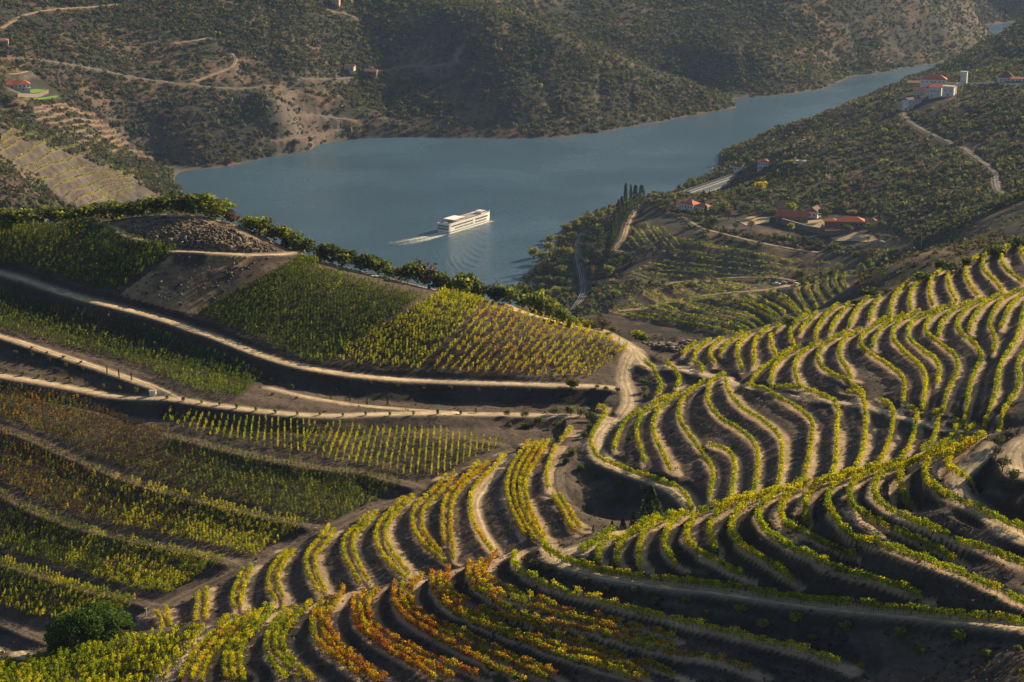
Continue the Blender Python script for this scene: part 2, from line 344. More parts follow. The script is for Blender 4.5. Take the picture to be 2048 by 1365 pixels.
# roads and tracks beyond the river and around the farm
for w, s, mt in [(5.0, 'z1 -30,338 0,340 110,345 240,360 400,385 600,415 800,445 950,468 1080,490 1200,512 1350,510 1500,500 1580,488', 'road'), (5.0, 'z1 1700,522 1690,545 1640,570 1580,590', 'road'),
                 (4.5, 'z1 1130,478 1250,430 1340,390 1385,350 1370,300 1340,270', 'ochre'), (4.0, 'z1 1010,250 1130,235 1230,205', 'ochre'), (5.0, 'z1 0,170 50,130 150,80 300,45 500,35 650,25 690,10', 'ochre'),
                 (5.0, 'z1 1590,830 1750,810 1900,785 2000,755', 'road'), (5.0, 'z2 0,665 100,675 220,695 320,715', 'road'), (4.5, 'z2 440,410 600,390 750,385 880,375 935,365', 'road'), (6.0, 'z2 915,360 905,320 940,290 930,262', 'road'),
                 (4.0, 'z2 0,460 200,462 300,455', 'road'), (4.5, 'z2 170,48 240,70 310,95', 'road'), (3.5, 'z1 160,420 120,450 40,430', 'ochre'),
                 (5.5, 'z3 1345,640 1345,690 1400,725 1500,780 1620,830', 'road'), (5.5, 'z3 1690,860 1750,920 1830,980 1890,1040 1880,1085 1910,1115 2060,1150', 'road'), (3.5, 'z3 600,900 750,830 880,790', 'ochre'),
                 (4.5, 'g7 1240,105 1180,105 1120,130 1070,200 1040,280 1010,380 980,450 920,520 905,570', 'ochre'), (4.0, 'g7 880,585 960,580 1010,570', 'ochre'), (4.0, 'g7 680,870 780,850 890,830', 'ochre'),
                 (4.0, 's5 0,540 120,590 230,650 330,690 490,720 560,745 800,790 1000,830 1200,850', 'ochre'), (4.0, 'm6 10,370 130,385 300,340 600,270 860,222 1100,217 1300,200 1500,160 1620,120 1850,62', 'ochre'), (4.0, 'm6 600,160 760,140 1000,128 1300,125 1500,140', 'ochre')]:
    track(w, s, mat=mt, far=True, name='road' if mt == 'road' else 'dirt_track')
# ---------------------------------------------------------------- the lie of the land
CTRL = []          # x, y, z
def cz(s):         # 'u,v,z ...'
    for t in s.split():
        u, v, z = map(float, t.split(','))
        CTRL.append(at_z([(u, v)], [z])[0])
def cy(s):         # 'u,v,y ...'
    for t in s.split():
        u, v, y = map(float, t.split(','))
        CTRL.append(at_y([(u, v)], [y])[0])
def cx(s):
    for t in s.split(): CTRL.append(np.array([float(q) for q in t.split(',')]))
# vineyard hill on the left
cz('0,1240,195 0,1120,202 0,985,210 0,850,218 0,740,225 0,670,230 0,545,240 0,460,249 -300,480,246 -300,700,224 -300,900,210 -300,1150,196 '
   '300,1000,208.5 300,800,220 300,600,235 300,445,252 420,440,252 500,470,248 600,510,240 640,735,221 640,850,217.5 640,1000,209 450,1120,204.5 '
   '850,760,217 1000,765,216 850,650,228 800,572,234 1000,612,227 1100,650,222.5 1250,690,219 1200,770,214.5 900,880,213.5 1010,905,211 620,1060,206 290,1220,200.5 150,1280,197 '
   '900,830,215.2 1100,830,213.2 1100,870,212.2 1300,715,217 1150,800,214.2 480,590,236 200,700,226 150,900,214 150,1080,204')
# back of that hill and the valley towards the river
for u, zc in [(-300, 246), (0, 249), (300, 252), (600, 240), (800, 233), (1000, 226), (1150, 219)]:
    X = (u - 1024) / (CP * FPX + SP * 180)
    for y, z in [(655, zc - 14), (700, zc - 34), (760, zc - 70), (900, 118), (1120, 52), (1320, 6)]: CTRL.append(np.array([X * y, y, z]))
# between the spurs
cx('-70,352,222 -20,362,214 20,372,205 60,385,214 95,395,224 -110,380,205 -150,345,208 30,395,205 60,420,212 -30,390,206')
cz('1330,1010,212.8 1250,970,212.3 1180,960,210.5 1150,870,212.8 1230,1040,207.5 1180,1040,206.5 1290,1020,210.5')
# foreground: the crest on the left, the slope below the picture, the rise on the right
cz('0,1340,238 200,1290,242 400,1250,246 0,1365,239.6 250,1365,245 -300,1365,233 500,1365,248.6 700,1365,251.4 1000,1365,253.6')
cx('-120,332,229 -150,312,226 0,240,258 -60,250,254 -100,240,246 60,225,262 40,200,262 -60,200,262 100,230,264 110,262,270 0,205,262 120,300,277 150,330,270 100,330,271 '
   '-200,300,205 -190,380,196 -230,440,190 -260,520,200 200,300,276 240,400,258 180,480,240 220,560,246 260,680,246 200,640,244 170,420,236 150,370,240')
cz('1985,915,280 2006,936,279.4 2040,1030,275.2 2040,992,277.3')
cy('2048,860,452 2047,800,470')
# behind the right hill
cx('-10,655,200 45,680,180 67,700,174 90,720,176 126,720,190 119,680,203 173,720,204 160,680,214 190,780,184 140,780,174 90,780,150 40,800,132 0,820,122 260,900,185 330,1100,180 100,850,140')
# middle distance
cz('1215,650,114 1290,675,108 1180,615,60 1440,440,42 1400,415,42 1600,465,42 1750,475,45 1830,480,60 1350,470,40 1500,500,36 1700,525,40 1250,480,36 1230,540,20 1350,540,22 '
   '1500,552,22 1650,548,34 1200,470,15 1185,465,12 1160,500,12 1162,550,12 1170,590,13 1150,625,14 1290,402,43 1260,415,42 1100,560,4 1120,520,5 1220,440,22 1330,400,34 1300,440,36 '
   '1550,440,42 1660,440,43 1460,395,10 1440,390,8 1490,343,25 1476,351,25 1420,395,14')
cx('60,1230,48 140,1250,58 220,1250,70 200,1050,102 100,1050,92 60,1050,82')
cy('1520,335,1925 1560,300,1930 1650,405,1690 1700,360,1740 1700,300,1850 1750,250,1990 1780,205,2080 1850,180,2110 1900,300,1800 1900,400,1560 2000,300,1760 2000,400,1480 2000,200,1950 '
   '2040,160,2050 1950,165,2100 1850,470,1340 2040,450,1160 1950,480,900 1900,500,850 1800,540,830 1760,545,880 1600,380,1740 1550,380,1790 1450,318,2150 1480,296,2160 1530,276,2165 1600,249,2160 1700,213,2155 '
   '1800,184,2125 1650,300,1880 1600,330,1830 2100,350,1600 2150,250,1800 2200,150,2100 2100,450,1150')
cy('1850,135,2760 1920,114,2760 1962,97,2760 2003,67,2760 2048,30,2760 1950,150,2420 2048,120,2350 1800,165,2500 1880,160,2350 2150,0,2700 2200,80,2400')
# banks and bed of the river
SHORE = ('350,330 380,342 430,336 500,322 560,308 620,292 680,280 760,275 900,275 1000,277 1100,276 1180,268 1230,258 1290,250 1370,232 1440,218 1480,212 1478,198 1550,193 1600,185 '
         '1650,175 1690,160 1700,151 1760,148 1800,138 1850,130 1900,122 1950,113 1972,100 1964,50 1985,47 2005,49 2020,53')
for t in SHORE.split():
    u, v = map(float, t.split(','))
    p = at_z([(u, v)], [0.0])[0]; p[2] = 1.0; CTRL.append(p)
for t in ('600,380 800,400 1000,400 700,480 900,520 1000,500 1200,330 1000,320 800,320 1300,300 1400,280 1440,262 1550,225 1650,195 1750,168 1830,145 1990,68 1985,62 1998,56 1978,72 1972,88 1960,102 500,360 420,365 900,300 1100,300 1000,560 '
          '650,310 1250,285 1400,245 1500,206 1600,208 1700,176 1550,243 1880,133').split():
    u, v = map(float, t.split(','))
    p = at_z([(u, v)], [0.0])[0]; p[2] = -14.0; CTRL.append(p)
for t in '1050,556 1070,515 1110,480 1180,432 1240,405 1300,392 1340,388 1400,362 1440,338'.split():
    u, v = map(float, t.split(','))
    p = at_z([(u, v)], [0.0])[0]; p[2] = 0.6; CTRL.append(p)
# the far banks
cz('0,250,110 100,290,88 200,320,60 290,360,25 330,395,8 100,340,75 200,380,40 50,310,90 130,400,55 0,330,100 60,370,85 0,420,80 100,420,60 40,195,95 100,230,75 200,270,40 270,310,12 330,320,3 0,225,85 300,330,8 340,370,6')
cy('500,200,2250 500,100,2373 500,0,2482 200,0,2390 0,0,2320 200,100,2260 200,200,2150 540,170,2235 440,80,2350 680,250,2294 700,180,2400 600,100,2390 720,80,2500 750,230,2332 900,200,2370 900,100,2479 900,0,2600 1100,200,2365 '
   '1100,62,2510 1000,20,2570 1250,112,2509 1400,167,2544 1250,200,2423 1350,190,2487 1440,195,2530 620,20,2500 0,100,2150 350,250,2160 350,100,2320')
cy('1300,60,2860 1300,0,2980 1500,100,2735 1500,0,2950 1600,150,2705 1650,50,2890 1700,0,2990 1750,100,2915 1800,0,3060 1900,60,3070 1950,0,3220 1962,35,3260 2000,25,3580 2030,0,3600 1200,0,2950')
for u, y, z in [(1250, 2640, 15), (1100, 2680, 60), (1400, 2650, -2), (1000, 2760, 100), (0, 2800, 240), (400, 2850, 240), (800, 2950, 220), (1200, 3300, 190), (1600, 3400, 210), (1900, 3700, 190), (2200, 3900, 150), (1024, 4300, 260), (200, 4300, 300), (2000, 4400, 220),
                (-400, 2300, 190), (-400, 1800, 140), (-400, 1300, 90), (-500, 900, 150), (2400, 2500, 150), (2500, 1500, 170), (2500, 900, 230), (2500, 3300, 160)]:
    X = (u - 1024) / (CP * FPX + SP * 500)
    CTRL.append(np.array([X * y, y, z]))
for r in ROWS:
    p = smooth_path(r['uv'], step=8)
    r['px'] = p
    if r['z1'] is None: continue
    r['zz'] = np.linspace(r['z1'], r['z2'], len(p))
    if r.get('face'):      # rows of the foreground face sink towards the level of the lowest track
        t = np.linspace(0, 1, len(p))
        v0 = np.interp(p[:, 0], ROWS[0]['px'][:, 0], ROWS[0]['px'][:, 1]); z0 = np.interp(p[:, 0], ROWS[0]['px'][:, 0], ROWS[0]['zz'])
        up = v0 - p[:, 1]
        r['zz'] = (1 - t) * r['z1'] + t * (z0 + .029 * np.minimum(up, 100) + .024 * np.maximum(up - 100, 0))
    w = at_z(p, r['zz'])
    n = max(3, int(len(p) / (3 if r['zone'] != 'far' else 5)))
    idx = np.unique(np.linspace(0, len(p) - 1, n).astype(int))
    CTRL.extend(w[idx])
for t in TRACKS:
    if t['z'] is not None:
        p = smooth_path(t['uv'], step=40)
        CTRL.extend(at_z(p, np.linspace(t['z'][0], t['z'][1], len(p)) if not np.isscalar(t['z']) else np.full(len(p), t['z'])))
CTRL = np.array(CTRL)

def tps_coords(x, y):
    return np.stack([np.asarray(x) / np.asarray(y), np.log(np.asarray(y))], -1)
_q = tps_coords(CTRL[:, 0], CTRL[:, 1])
def kern(r2): return np.where(r2 > 0, r2 * np.log(np.maximum(r2, 1e-14)), 0.0)
_n = len(CTRL)
_d2 = ((_q[:, None] - _q[None]) ** 2).sum(-1)
_A = np.zeros((_n + 3, _n + 3))
_A[:_n, :_n] = kern(_d2) + np.diag(np.where(CTRL[:, 1] > 1250, 3e-4, 2.5e-5))
_A[:_n, _n] = 1; _A[:_n, _n + 1:] = _q
_A[_n:, :_n] = _A[:_n, _n:].T
_W = np.linalg.solve(_A, np.r_[CTRL[:, 2], 0, 0, 0])
def tps(x, y):
    q = tps_coords(x, y).reshape(-1, 2)
    out = np.empty(len(q))
    for i in range(0, len(q), 4000):
        c = q[i:i + 4000]
        d2 = ((c[:, None] - _q[None]) ** 2).sum(-1)
        out[i:i + 4000] = kern(d2) @ _W[:_n] + _W[_n] + c @ _W[_n + 1:]
    return out

# fan-shaped grid: X = x / y columns, y rows; finer where the terraces are
K = 4
def make_axis():
    ys = [205.0]
    while ys[-1] < 4300:
        y = ys[-1]
        ys.append(y + (0.6 if y < 360 else 0.65 if y < 640 else max(0.65, y * 0.0026)))
    n = (len(ys) - 1) // K * K + 1
    return np.array(ys[:n])
YS = make_axis()
NX = 800 // K * K + 1
XS = np.linspace(-0.37, 0.37, NX)
NY = len(YS)
def upsample(c, n):
    """cubic upsampling along axis 0 by K"""
    p = np.concatenate([2 * c[:1] - c[1:2], c, 2 * c[-1:] - c[-2:-1]], 0)
    m = len(c) - 1
    out = np.empty((m * K + 1,) + c.shape[1:])
    for k in range(K):
        t = k / K
        w = (-.5 * t + t * t - .5 * t ** 3, 1 - 2.5 * t * t + 1.5 * t ** 3, .5 * t + 2 * t * t - 1.5 * t ** 3, -.5 * t * t + .5 * t ** 3)
        out[k:m * K:K] = sum(w[j] * p[j:j + m] for j in range(4))
    out[-1] = c[-1]
    return out
_yc, _xc = YS[::K], XS[::K]
_XX, _YY = np.meshgrid(_xc, _yc)
_b = tps((_XX * _YY).ravel(), _YY.ravel()).reshape(_YY.shape)
BASE = upsample(upsample(_b, NY).T, NX).T
GX = XS[None, :] * YS[:, None]
GY = np.repeat(YS[:, None], NX, 1)

# value noise
def _h(ix, iy, s):
    n = (ix * 374761393 + iy * 668265263 + s * 982451653) & 0xffffffff
    n = ((n ^ (n >> 13)) * 1274126177) & 0xffffffff
    return ((n ^ (n >> 16)) & 0xffff) / 65535.0
def vnoise(x, y, s=0):
    ix, iy = np.floor(x).astype(np.int64), np.floor(y).astype(np.int64)
    fx, fy = x - ix, y - iy
    fx, fy = fx * fx * (3 - 2 * fx), fy * fy * (3 - 2 * fy)
    return ((_h(ix, iy, s) * (1 - fx) + _h(ix + 1, iy, s) * fx) * (1 - fy) + (_h(ix, iy + 1, s) * (1 - fx) + _h(ix + 1, iy + 1, s) * fx) * fy) * 2 - 1
def fbm(x, y, s=0, o=4):
    return sum(vnoise(x * 2 ** k, y * 2 ** k, s + k) * .5 ** k for k in range(o))
def sstep(a, b, x):
    t = np.clip((x - a) / (b - a), 0, 1)
    return t * t * (3 - 2 * t)

def grid_at(G, x, y):
    """bilinear lookup of a grid field"""
    x, y = np.asarray(x, float), np.asarray(y, float)
    fy = np.interp(y, YS, np.arange(NY))
    fx = np.clip((x / y - XS[0]) / (XS[1] - XS[0]), 0, NX - 1.001)
    iy, ix = np.minimum(fy.astype(int), NY - 2), fx.astype(int)
    ty, tx = fy - iy, fx - ix
    return (G[iy, ix] * (1 - tx) + G[iy, ix + 1] * tx) * (1 - ty) + (G[iy + 1, ix] * (1 - tx) + G[iy + 1, ix + 1] * tx) * ty
def drop(G, uv, ymin=0, ymax=1e9):
    """first point where the picture ray meets the grid surface"""
    d = rays(uv)
    out = np.full((len(d), 3), np.nan)
    for i, v in enumerate(d):
        X = v[0] / v[1]
        fx = min(max((X - XS[0]) / (XS[1] - XS[0]), 0), NX - 1.001)
        ix = int(fx); tx = fx - ix
        col = G[:, ix] * (1 - tx) + G[:, ix + 1] * tx
        diff = col - (CAM_H + YS * v[2] / v[1])
        ok = (diff > 0) & (YS > ymin) & (YS < ymax)
        k = int(np.argmax(ok))
        if not ok[k]: 
            continue
        if k == 0: y = YS[0]
        else:
            a, b = diff[k - 1], diff[k]
            y = YS[k - 1] + (YS[k] - YS[k - 1]) * (-a / (b - a) if b != a and a < 0 else 1)
        out[i] = (X * y, y, CAM_H + y * v[2] / v[1])
    return out
def smooth1(a, n=5):
    if len(a) < 3: return a
    k = min(n, (len(a) - 1) // 2 * 2 + 1)
    p = np.pad(a, k // 2, mode='edge')
    return np.convolve(p, np.ones(k) / k, 'valid')
NEAR_Y = 720
# natural roughness
far = sstep(680, 1100, GY)
ridges = fbm(GX / 170, GY / 170, 3, 4)
Z = BASE + far * (ridges * 2.2 + 1.6 * fbm(GX / 38, GY / 38, 9, 3)) * sstep(-6, 14, BASE)
gul = 1 - np.abs(vnoise(GX / 60 + .4 * vnoise(GX / 90, GY / 90, 5), GY / 150, 21))
Z -= sstep(2100, 2300, GY) * sstep(4, 30, BASE) * 5 * gul ** 3
Z += (1 - far) * (.16 * fbm(GX / 2.6, GY / 2.6, 31, 3) + .10 * fbm(GX / 9, GY / 9, 37, 2))

# ---- benches under the vine rows
pts, hts, rid = [], [], []
for i, r in enumerate(ROWS):
    if r['z1'] is None:
        w = drop(BASE, r['px'], ymin=1300)
        w = w[np.isfinite(w[:, 0])]
    else: w = at_z(r['px'], r['zz'])
    w = resample(w, step=.4 if w[0, 1] < 720 else 2.0)
    h = smooth1(grid_at(BASE, w[:, 0], w[:, 1]), 19)
    r['w'] = np.c_[w[:, :2], h]
    pts.append(w[:, :2]); hts.append(h); rid.append(np.full(len(w), i))
P2, H2, I2 = np.vstack(pts), np.concatenate(hts), np.concatenate(rid)
kd = kdtree.KDTree(len(P2))
for i, (x, y) in enumerate(P2): kd.insert((x, y, 0), i)
kd.balance()
zone_of = [r['zone'] for r in ROWS]
UP = np.full(len(P2), np.nan); DN = np.full(len(P2), np.nan)
for i in range(0, len(P2)):
    x, y = P2[i]
    rad = 9.0 if y < 720 else 24.0
    bu, bd = 1e9, 1e9
    for co, j, dist in kd.find_range((x, y, 0), rad):
        if I2[j] == I2[i]: continue
        dh = H2[j] - H2[i]
        if dh > .02 and dist < bu: bu, UP[i] = dist, dh
        elif dh < -.02 and dist < bd: bd, DN[i] = dist, -dh
UPs = {}
for i, r in enumerate(ROWS):
    m = I2 == i
    for A in (UP, DN):
        v = A[m]
        med = np.nanmedian(v) if np.isfinite(v).any() else 1.3
        A[m] = smooth1(smooth1(np.where(np.isfinite(v), v, med), 45), 45)
sel = np.argwhere(((GY < 1180) & (np.abs(XS)[None, :] < .30)) | ((GY < 2180) & (XS[None, :] < -.155) & (XS[None, :] > -.28)) | ((GY < 1720) & (XS[None, :] > .03) & (XS[None, :] < .17)))
BENCH = np.zeros_like(Z)       # 1 on a bench, for the ground colours
ROWD = np.full_like(Z, 99.0)
zz = Z.copy()
_gx, _gy, _bz = GX[sel[:, 0], sel[:, 1]], GY[sel[:, 0], sel[:, 1]], BASE[sel[:, 0], sel[:, 1]]
nd = np.empty(len(sel)); ni = np.empty(len(sel), int)
f = kd.find
for k, (x, y) in enumerate(zip(_gx.tolist(), _gy.tolist())):
    co, j, dist = f((x, y, 0))
    nd[k] = dist; ni[k] = j
FARZ = ('far', 'knoll', 'dry', 'mid')
isfar = np.array([z in FARZ for z in zone_of])[I2[ni]]
lim = np.where(isfar, 14.0, 6.5)
h1 = H2[ni]; up = np.clip(UP[ni], .1, np.where(isfar, 6.0, 2.2)); dn = np.clip(DN[ni], .1, np.where(isfar, 6.0, 1.8))
dl = _bz - h1
g_up = np.where(dl < .3 * up, 0, np.where(dl < up, (dl - .3 * up) / .7, dl))
g_dn = np.where(dl > -.1 * dn, 0, np.where(dl > -.5 * dn, (dl + .1 * dn) * 1.785, np.where(dl > -dn, -.714 * dn + (dl + .5 * dn) * .572, dl)))
g = np.where(dl >= 0, g_up, g_dn)
wgt = 1 - sstep(lim * .55, lim, nd)
newz = h1 + g
cur = Z[sel[:, 0], sel[:, 1]]
rough = cur - _bz
zz[sel[:, 0], sel[:, 1]] = cur * (1 - wgt) + (newz + rough) * wgt
BENCH[sel[:, 0], sel[:, 1]] = wgt * (1 - sstep(.28, .42, dl / up)) * sstep(-.2, -.06, dl / dn) * (1 - sstep(np.where(isfar, 1.8, 2.6), np.where(isfar, 3.6, 3.6), nd))
ROWD[sel[:, 0], sel[:, 1]] = nd
Z = zz

# ---- tracks: cut level into the slope, with a steeper bank below
TRK = np.zeros_like(Z)
for t in TRACKS:
    p = smooth_path(t['uv'], step=14)
    if t['z'] is None:
        w = drop(BASE, p, ymin=780 if t['far'] else 0, ymax=9e9 if t['far'] else NEAR_Y)
        w = w[np.isfinite(w[:, 0])]
    else:
        w = at_z(p, np.linspace(t['z'][0], t['z'][1], len(p)))
    if len(w) < 2: t['wp'] = None; continue
    if t['far']:
        jump = np.where(np.abs(np.diff(w[:, 1])) > 90)[0] + 1
        w = max(np.split(w, jump), key=len)
        if len(w) < 2: t['wp'] = None; continue
    w = resample(w, step=3.0 if t['far'] else .8)
    h = smooth1(smooth1(grid_at(Z if t['hill'] else BASE, w[:, 0], w[:, 1]), 15), 15)
    t['wp'] = np.c_[smooth1(w[:, 0], 5), smooth1(w[:, 1], 5), h]
    k2 = kdtree.KDTree(len(w))
    for i, q in enumerate(w): k2.insert((q[0], q[1], 0), i)
    k2.balance()
    R = 30 if t['lower'] else t['w'] / 2 + (9 if t['far'] else 5)
    x0, x1, y0, y1 = w[:, 0].min() - R, w[:, 0].max() + R, w[:, 1].min() - R, w[:, 1].max() + R
    m = np.argwhere((GX > x0) & (GX < x1) & (GY > y0) & (GY < y1))
    for iy, ix in m:
        co, j, dist = k2.find((GX[iy, ix], GY[iy, ix], 0))
        if dist > R: continue
        hw = t['w'] / 2
        z = Z[iy, ix]
        if t['lower'] and 0 < j < len(w) - 1:
            s = w[min(j + 1, len(w) - 1)] - w[max(j - 1, 0)]
            side = s[0] * (GY[iy, ix] - w[j, 1]) - s[1] * (GX[iy, ix] - w[j, 0])
            if side < 0:              # right of the direction of travel = downhill (drawn left to right)
                e = dist - hw
                pulse = min(max(e / 5.0, 0), 1) * min(max((26 - e) / 20, 0), 1)
                z -= t['lower'] * pulse
        b = 1 - min(max((dist - hw - (2 if t['far'] else 0)) / (5 if t['far'] else 1.8), 0), 1)
        b = b * b * (3 - 2 * b)
        Z[iy, ix] = z * (1 - b) + h[j] * b
        c = 1 - min(max((dist - hw + .5) / (2.5 if t['far'] else 1.2), 0), 1)
        if t['mat'] == 'dim': c *= .3
        if c > TRK[iy, ix]: TRK[iy, ix] = c
# light settling of the earth
Zs = Z.copy()
Zs[1:-1, 1:-1] = .68 * Z[1:-1, 1:-1] + .08 * (Z[:-2, 1:-1] + Z[2:, 1:-1] + Z[1:-1, :-2] + Z[1:-1, 2:])
Z = Zs
def ground(x, y): return grid_at(Z, x, y)
print('terrain', time.time() - T00, 'ctrl', _n, 'grid', Z.shape)

# what the lie of the land hides from the viewpoint (saves plants nobody could see)
_sl = np.maximum.accumulate((Z - CAM_H) / YS[:, None], axis=0)
def seen(x, y, z, h=8.0, margin=.006):
    return (z + h - CAM_H) / y >= grid_at(_sl, x, y) - margin
# ---------------------------------------------------------------- materials
MATS = {}
def new_mat(name):
    m = bpy.data.materials.new(name)
    m.use_nodes = True
    nt = m.node_tree
    return m, nt, nt.nodes['Principled BSDF']
def plain(name, col, rough=.8, noise=.25, scale=3.0, bump=0.0, metal=0.0, spec=.3):
    """flat colour broken by object-space noise"""
    if name in MATS: return MATS[name]
    m, nt, b = new_mat(name)
    tc = nt.nodes.new('ShaderNodeTexCoord')
    n = nt.nodes.new('ShaderNodeTexNoise'); n.inputs['Scale'].default_value = scale; n.inputs['Detail'].default_value = 5
    nt.links.new(tc.outputs['Object'], n.inputs['Vector'])
    r = nt.nodes.new('ShaderNodeMapRange'); r.inputs['To Min'].default_value = 1 - noise; r.inputs['To Max'].default_value = 1 + noise
    nt.links.new(n.outputs['Fac'], r.inputs['Value'])
    mx = nt.nodes.new('ShaderNodeMix'); mx.data_type = 'RGBA'; mx.blend_type = 'MULTIPLY'; mx.inputs['Factor'].default_value = 1
    mx.inputs['A'].default_value = (*col, 1)
    nt.links.new(r.outputs[0], mx.inputs['B'])
    nt.links.new(mx.outputs['Result'], b.inputs['Base Color'])
    b.inputs['Roughness'].default_value = rough; b.inputs['Metallic'].default_value = metal
    b.inputs['Specular IOR Level'].default_value = spec
    if bump:
        bp = nt.nodes.new('ShaderNodeBump'); bp.inputs['Strength'].default_value = bump
        nt.links.new(n.outputs['Fac'], bp.inputs['Height']); nt.links.new(bp.outputs[0], b.inputs['Normal'])
    MATS[name] = m
    return m
def leaf_mat(name, trans=.45, vary=.35, tint=(1, 1, 1)):
    """leaves: colour from the mesh, light passing through them"""
    if name in MATS: return MATS[name]
    m, nt, b = new_mat(name)
    at = nt.nodes.new('ShaderNodeAttribute'); at.attribute_name = 'tint'
    oi = nt.nodes.new('ShaderNodeObjectInfo')
    r = nt.nodes.new('ShaderNodeMapRange'); r.inputs['To Min'].default_value = 1 - vary / 2; r.inputs['To Max'].default_value = 1 + vary / 2
    nt.links.new(oi.outputs['Random'], r.inputs['Value'])
    mx = nt.nodes.new('ShaderNodeMix'); mx.data_type = 'RGBA'; mx.blend_type = 'MULTIPLY'; mx.inputs['Factor'].default_value = 1
    nt.links.new(at.outputs['Color'], mx.inputs['A']); nt.links.new(r.outputs[0], mx.inputs['B'])
    d = nt.nodes.new('ShaderNodeBsdfDiffuse'); t = nt.nodes.new('ShaderNodeBsdfTranslucent')
    ms = nt.nodes.new('ShaderNodeMixShader'); ms.inputs[0].default_value = trans
    nt.links.new(mx.outputs['Result'], d.inputs['Color']); nt.links.new(mx.outputs['Result'], t.inputs['Color'])
    nt.links.new(d.outputs[0], ms.inputs[1]); nt.links.new(t.outputs[0], ms.inputs[2])
    out = [n for n in nt.nodes if n.type == 'OUTPUT_MATERIAL'][0]
    nt.links.new(ms.outputs[0], out.inputs['Surface'])
    nt.nodes.remove(b)
    MATS[name] = m
    return m
def earth_mat(name, attr=True, col=(.4, .3, .2), bump=.5, fine=(.55, 1.5), scales=(.12, .9, 5.0)):
    m, nt, b = new_mat(name)
    tc = nt.nodes.new('ShaderNodeTexCoord')
    fac = None
    nodes = []
    for s in scales:
        n = nt.nodes.new('ShaderNodeTexNoise'); n.inputs['Scale'].default_value = s; n.inputs['Detail'].default_value = 4; n.inputs['Roughness'].default_value = .6
        nt.links.new(tc.outputs['Object'], n.inputs['Vector'])
        nodes.append(n)
    a = nt.nodes.new('ShaderNodeMath'); a.operation = 'MULTIPLY_ADD'; a.inputs[1].default_value = .5
    nt.links.new(nodes[0].outputs['Fac'], a.inputs[0]); nt.links.new(nodes[1].outputs['Fac'], a.inputs[2])
    a2 = nt.nodes.new('ShaderNodeMath'); a2.operation = 'MULTIPLY_ADD'; a2.inputs[1].default_value = .7
    nt.links.new(nodes[2].outputs['Fac'], a2.inputs[0]); nt.links.new(a.outputs[0], a2.inputs[2])
    r = nt.nodes.new('ShaderNodeMapRange'); r.inputs['From Min'].default_value = .75; r.inputs['From Max'].default_value = 1.45
    r.inputs['To Min'].default_value = fine[0]; r.inputs['To Max'].default_value = fine[1]
    nt.links.new(a2.outputs[0], r.inputs['Value'])
    mx = nt.nodes.new('ShaderNodeMix'); mx.data_type = 'RGBA'; mx.blend_type = 'MULTIPLY'; mx.inputs['Factor'].default_value = 1
    if attr:
        at = nt.nodes.new('ShaderNodeAttribute'); at.attribute_name = 'tint'
        nt.links.new(at.outputs['Color'], mx.inputs['A'])
    else:
        mx.inputs['A'].default_value = (*col, 1)
    nt.links.new(r.outputs[0], mx.inputs['B'])
    nt.links.new(mx.outputs['Result'], b.inputs['Base Color'])
    b.inputs['Roughness'].default_value = .95; b.inputs['Specular IOR Level'].default_value = .1
    bp = nt.nodes.new('ShaderNodeBump'); bp.inputs['Strength'].default_value = bump; bp.inputs['Distance'].default_value = .5
    nt.links.new(a2.outputs[0], bp.inputs['Height']); nt.links.new(bp.outputs[0], b.inputs['Normal'])
    MATS[name] = m
    return m
# ---------------------------------------------------------------- ground sheet, river, tracks
def lerp(a, b, t): return a * (1 - t) + b * t
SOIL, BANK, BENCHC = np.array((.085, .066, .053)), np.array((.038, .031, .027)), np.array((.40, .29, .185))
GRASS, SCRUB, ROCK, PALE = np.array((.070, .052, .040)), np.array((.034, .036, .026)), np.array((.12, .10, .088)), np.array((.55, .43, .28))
n1 = fbm(GX / 14, GY / 14, 51, 4)[..., None]
n2 = fbm(GX / 45, GY / 45, 61, 4)[..., None]
n3 = fbm(GX / 5, GY / 5, 71, 3)[..., None]
gcol = np.broadcast_to(SOIL, GX.shape + (3,)).copy()
gcol *= 1 + .18 * n3
# slope of the ground
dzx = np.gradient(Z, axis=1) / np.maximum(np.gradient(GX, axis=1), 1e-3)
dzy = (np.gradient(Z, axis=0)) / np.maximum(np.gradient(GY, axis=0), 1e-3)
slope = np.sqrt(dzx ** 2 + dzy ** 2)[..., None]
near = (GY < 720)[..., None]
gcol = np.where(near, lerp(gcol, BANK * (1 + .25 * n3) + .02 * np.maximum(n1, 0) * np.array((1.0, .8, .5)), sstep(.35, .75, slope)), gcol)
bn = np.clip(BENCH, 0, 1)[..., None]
gcol = lerp(gcol, np.where(near, BENCHC, np.where((GY < 1240)[..., None], np.array((.27, .195, .12)), np.array((.12, .092, .064)))) * (1 + .2 * n3), bn * .9)  # middle-distance benches painted brighter to carry their sunlit edges
wild = lerp(GRASS * (1 + .3 * n3), SCRUB, sstep(-.15, .25, n2 + .6 * n1))
wild = lerp(wild, np.array((.17, .112, .066)), sstep(.25, .55, -n2 + .35 * n3) * .6)
wild = lerp(wild, ROCK * (1 + .3 * n3), sstep(.75, 1.15, slope) * .6)
fz = sstep(690, 760, GY)[..., None]
gcol = lerp(gcol, lerp(wild, gcol, bn), fz)
shore = (1 - sstep(.3, 2.5, Z + 1.2 * n1[..., 0]))[..., None] * fz
gcol = lerp(gcol, np.array((.10, .085, .065)), shore * .8)
gcol = lerp(gcol, np.where(near, PALE * .7, np.array((.24, .175, .11))), np.clip(TRK, 0, 1)[..., None] * .8)
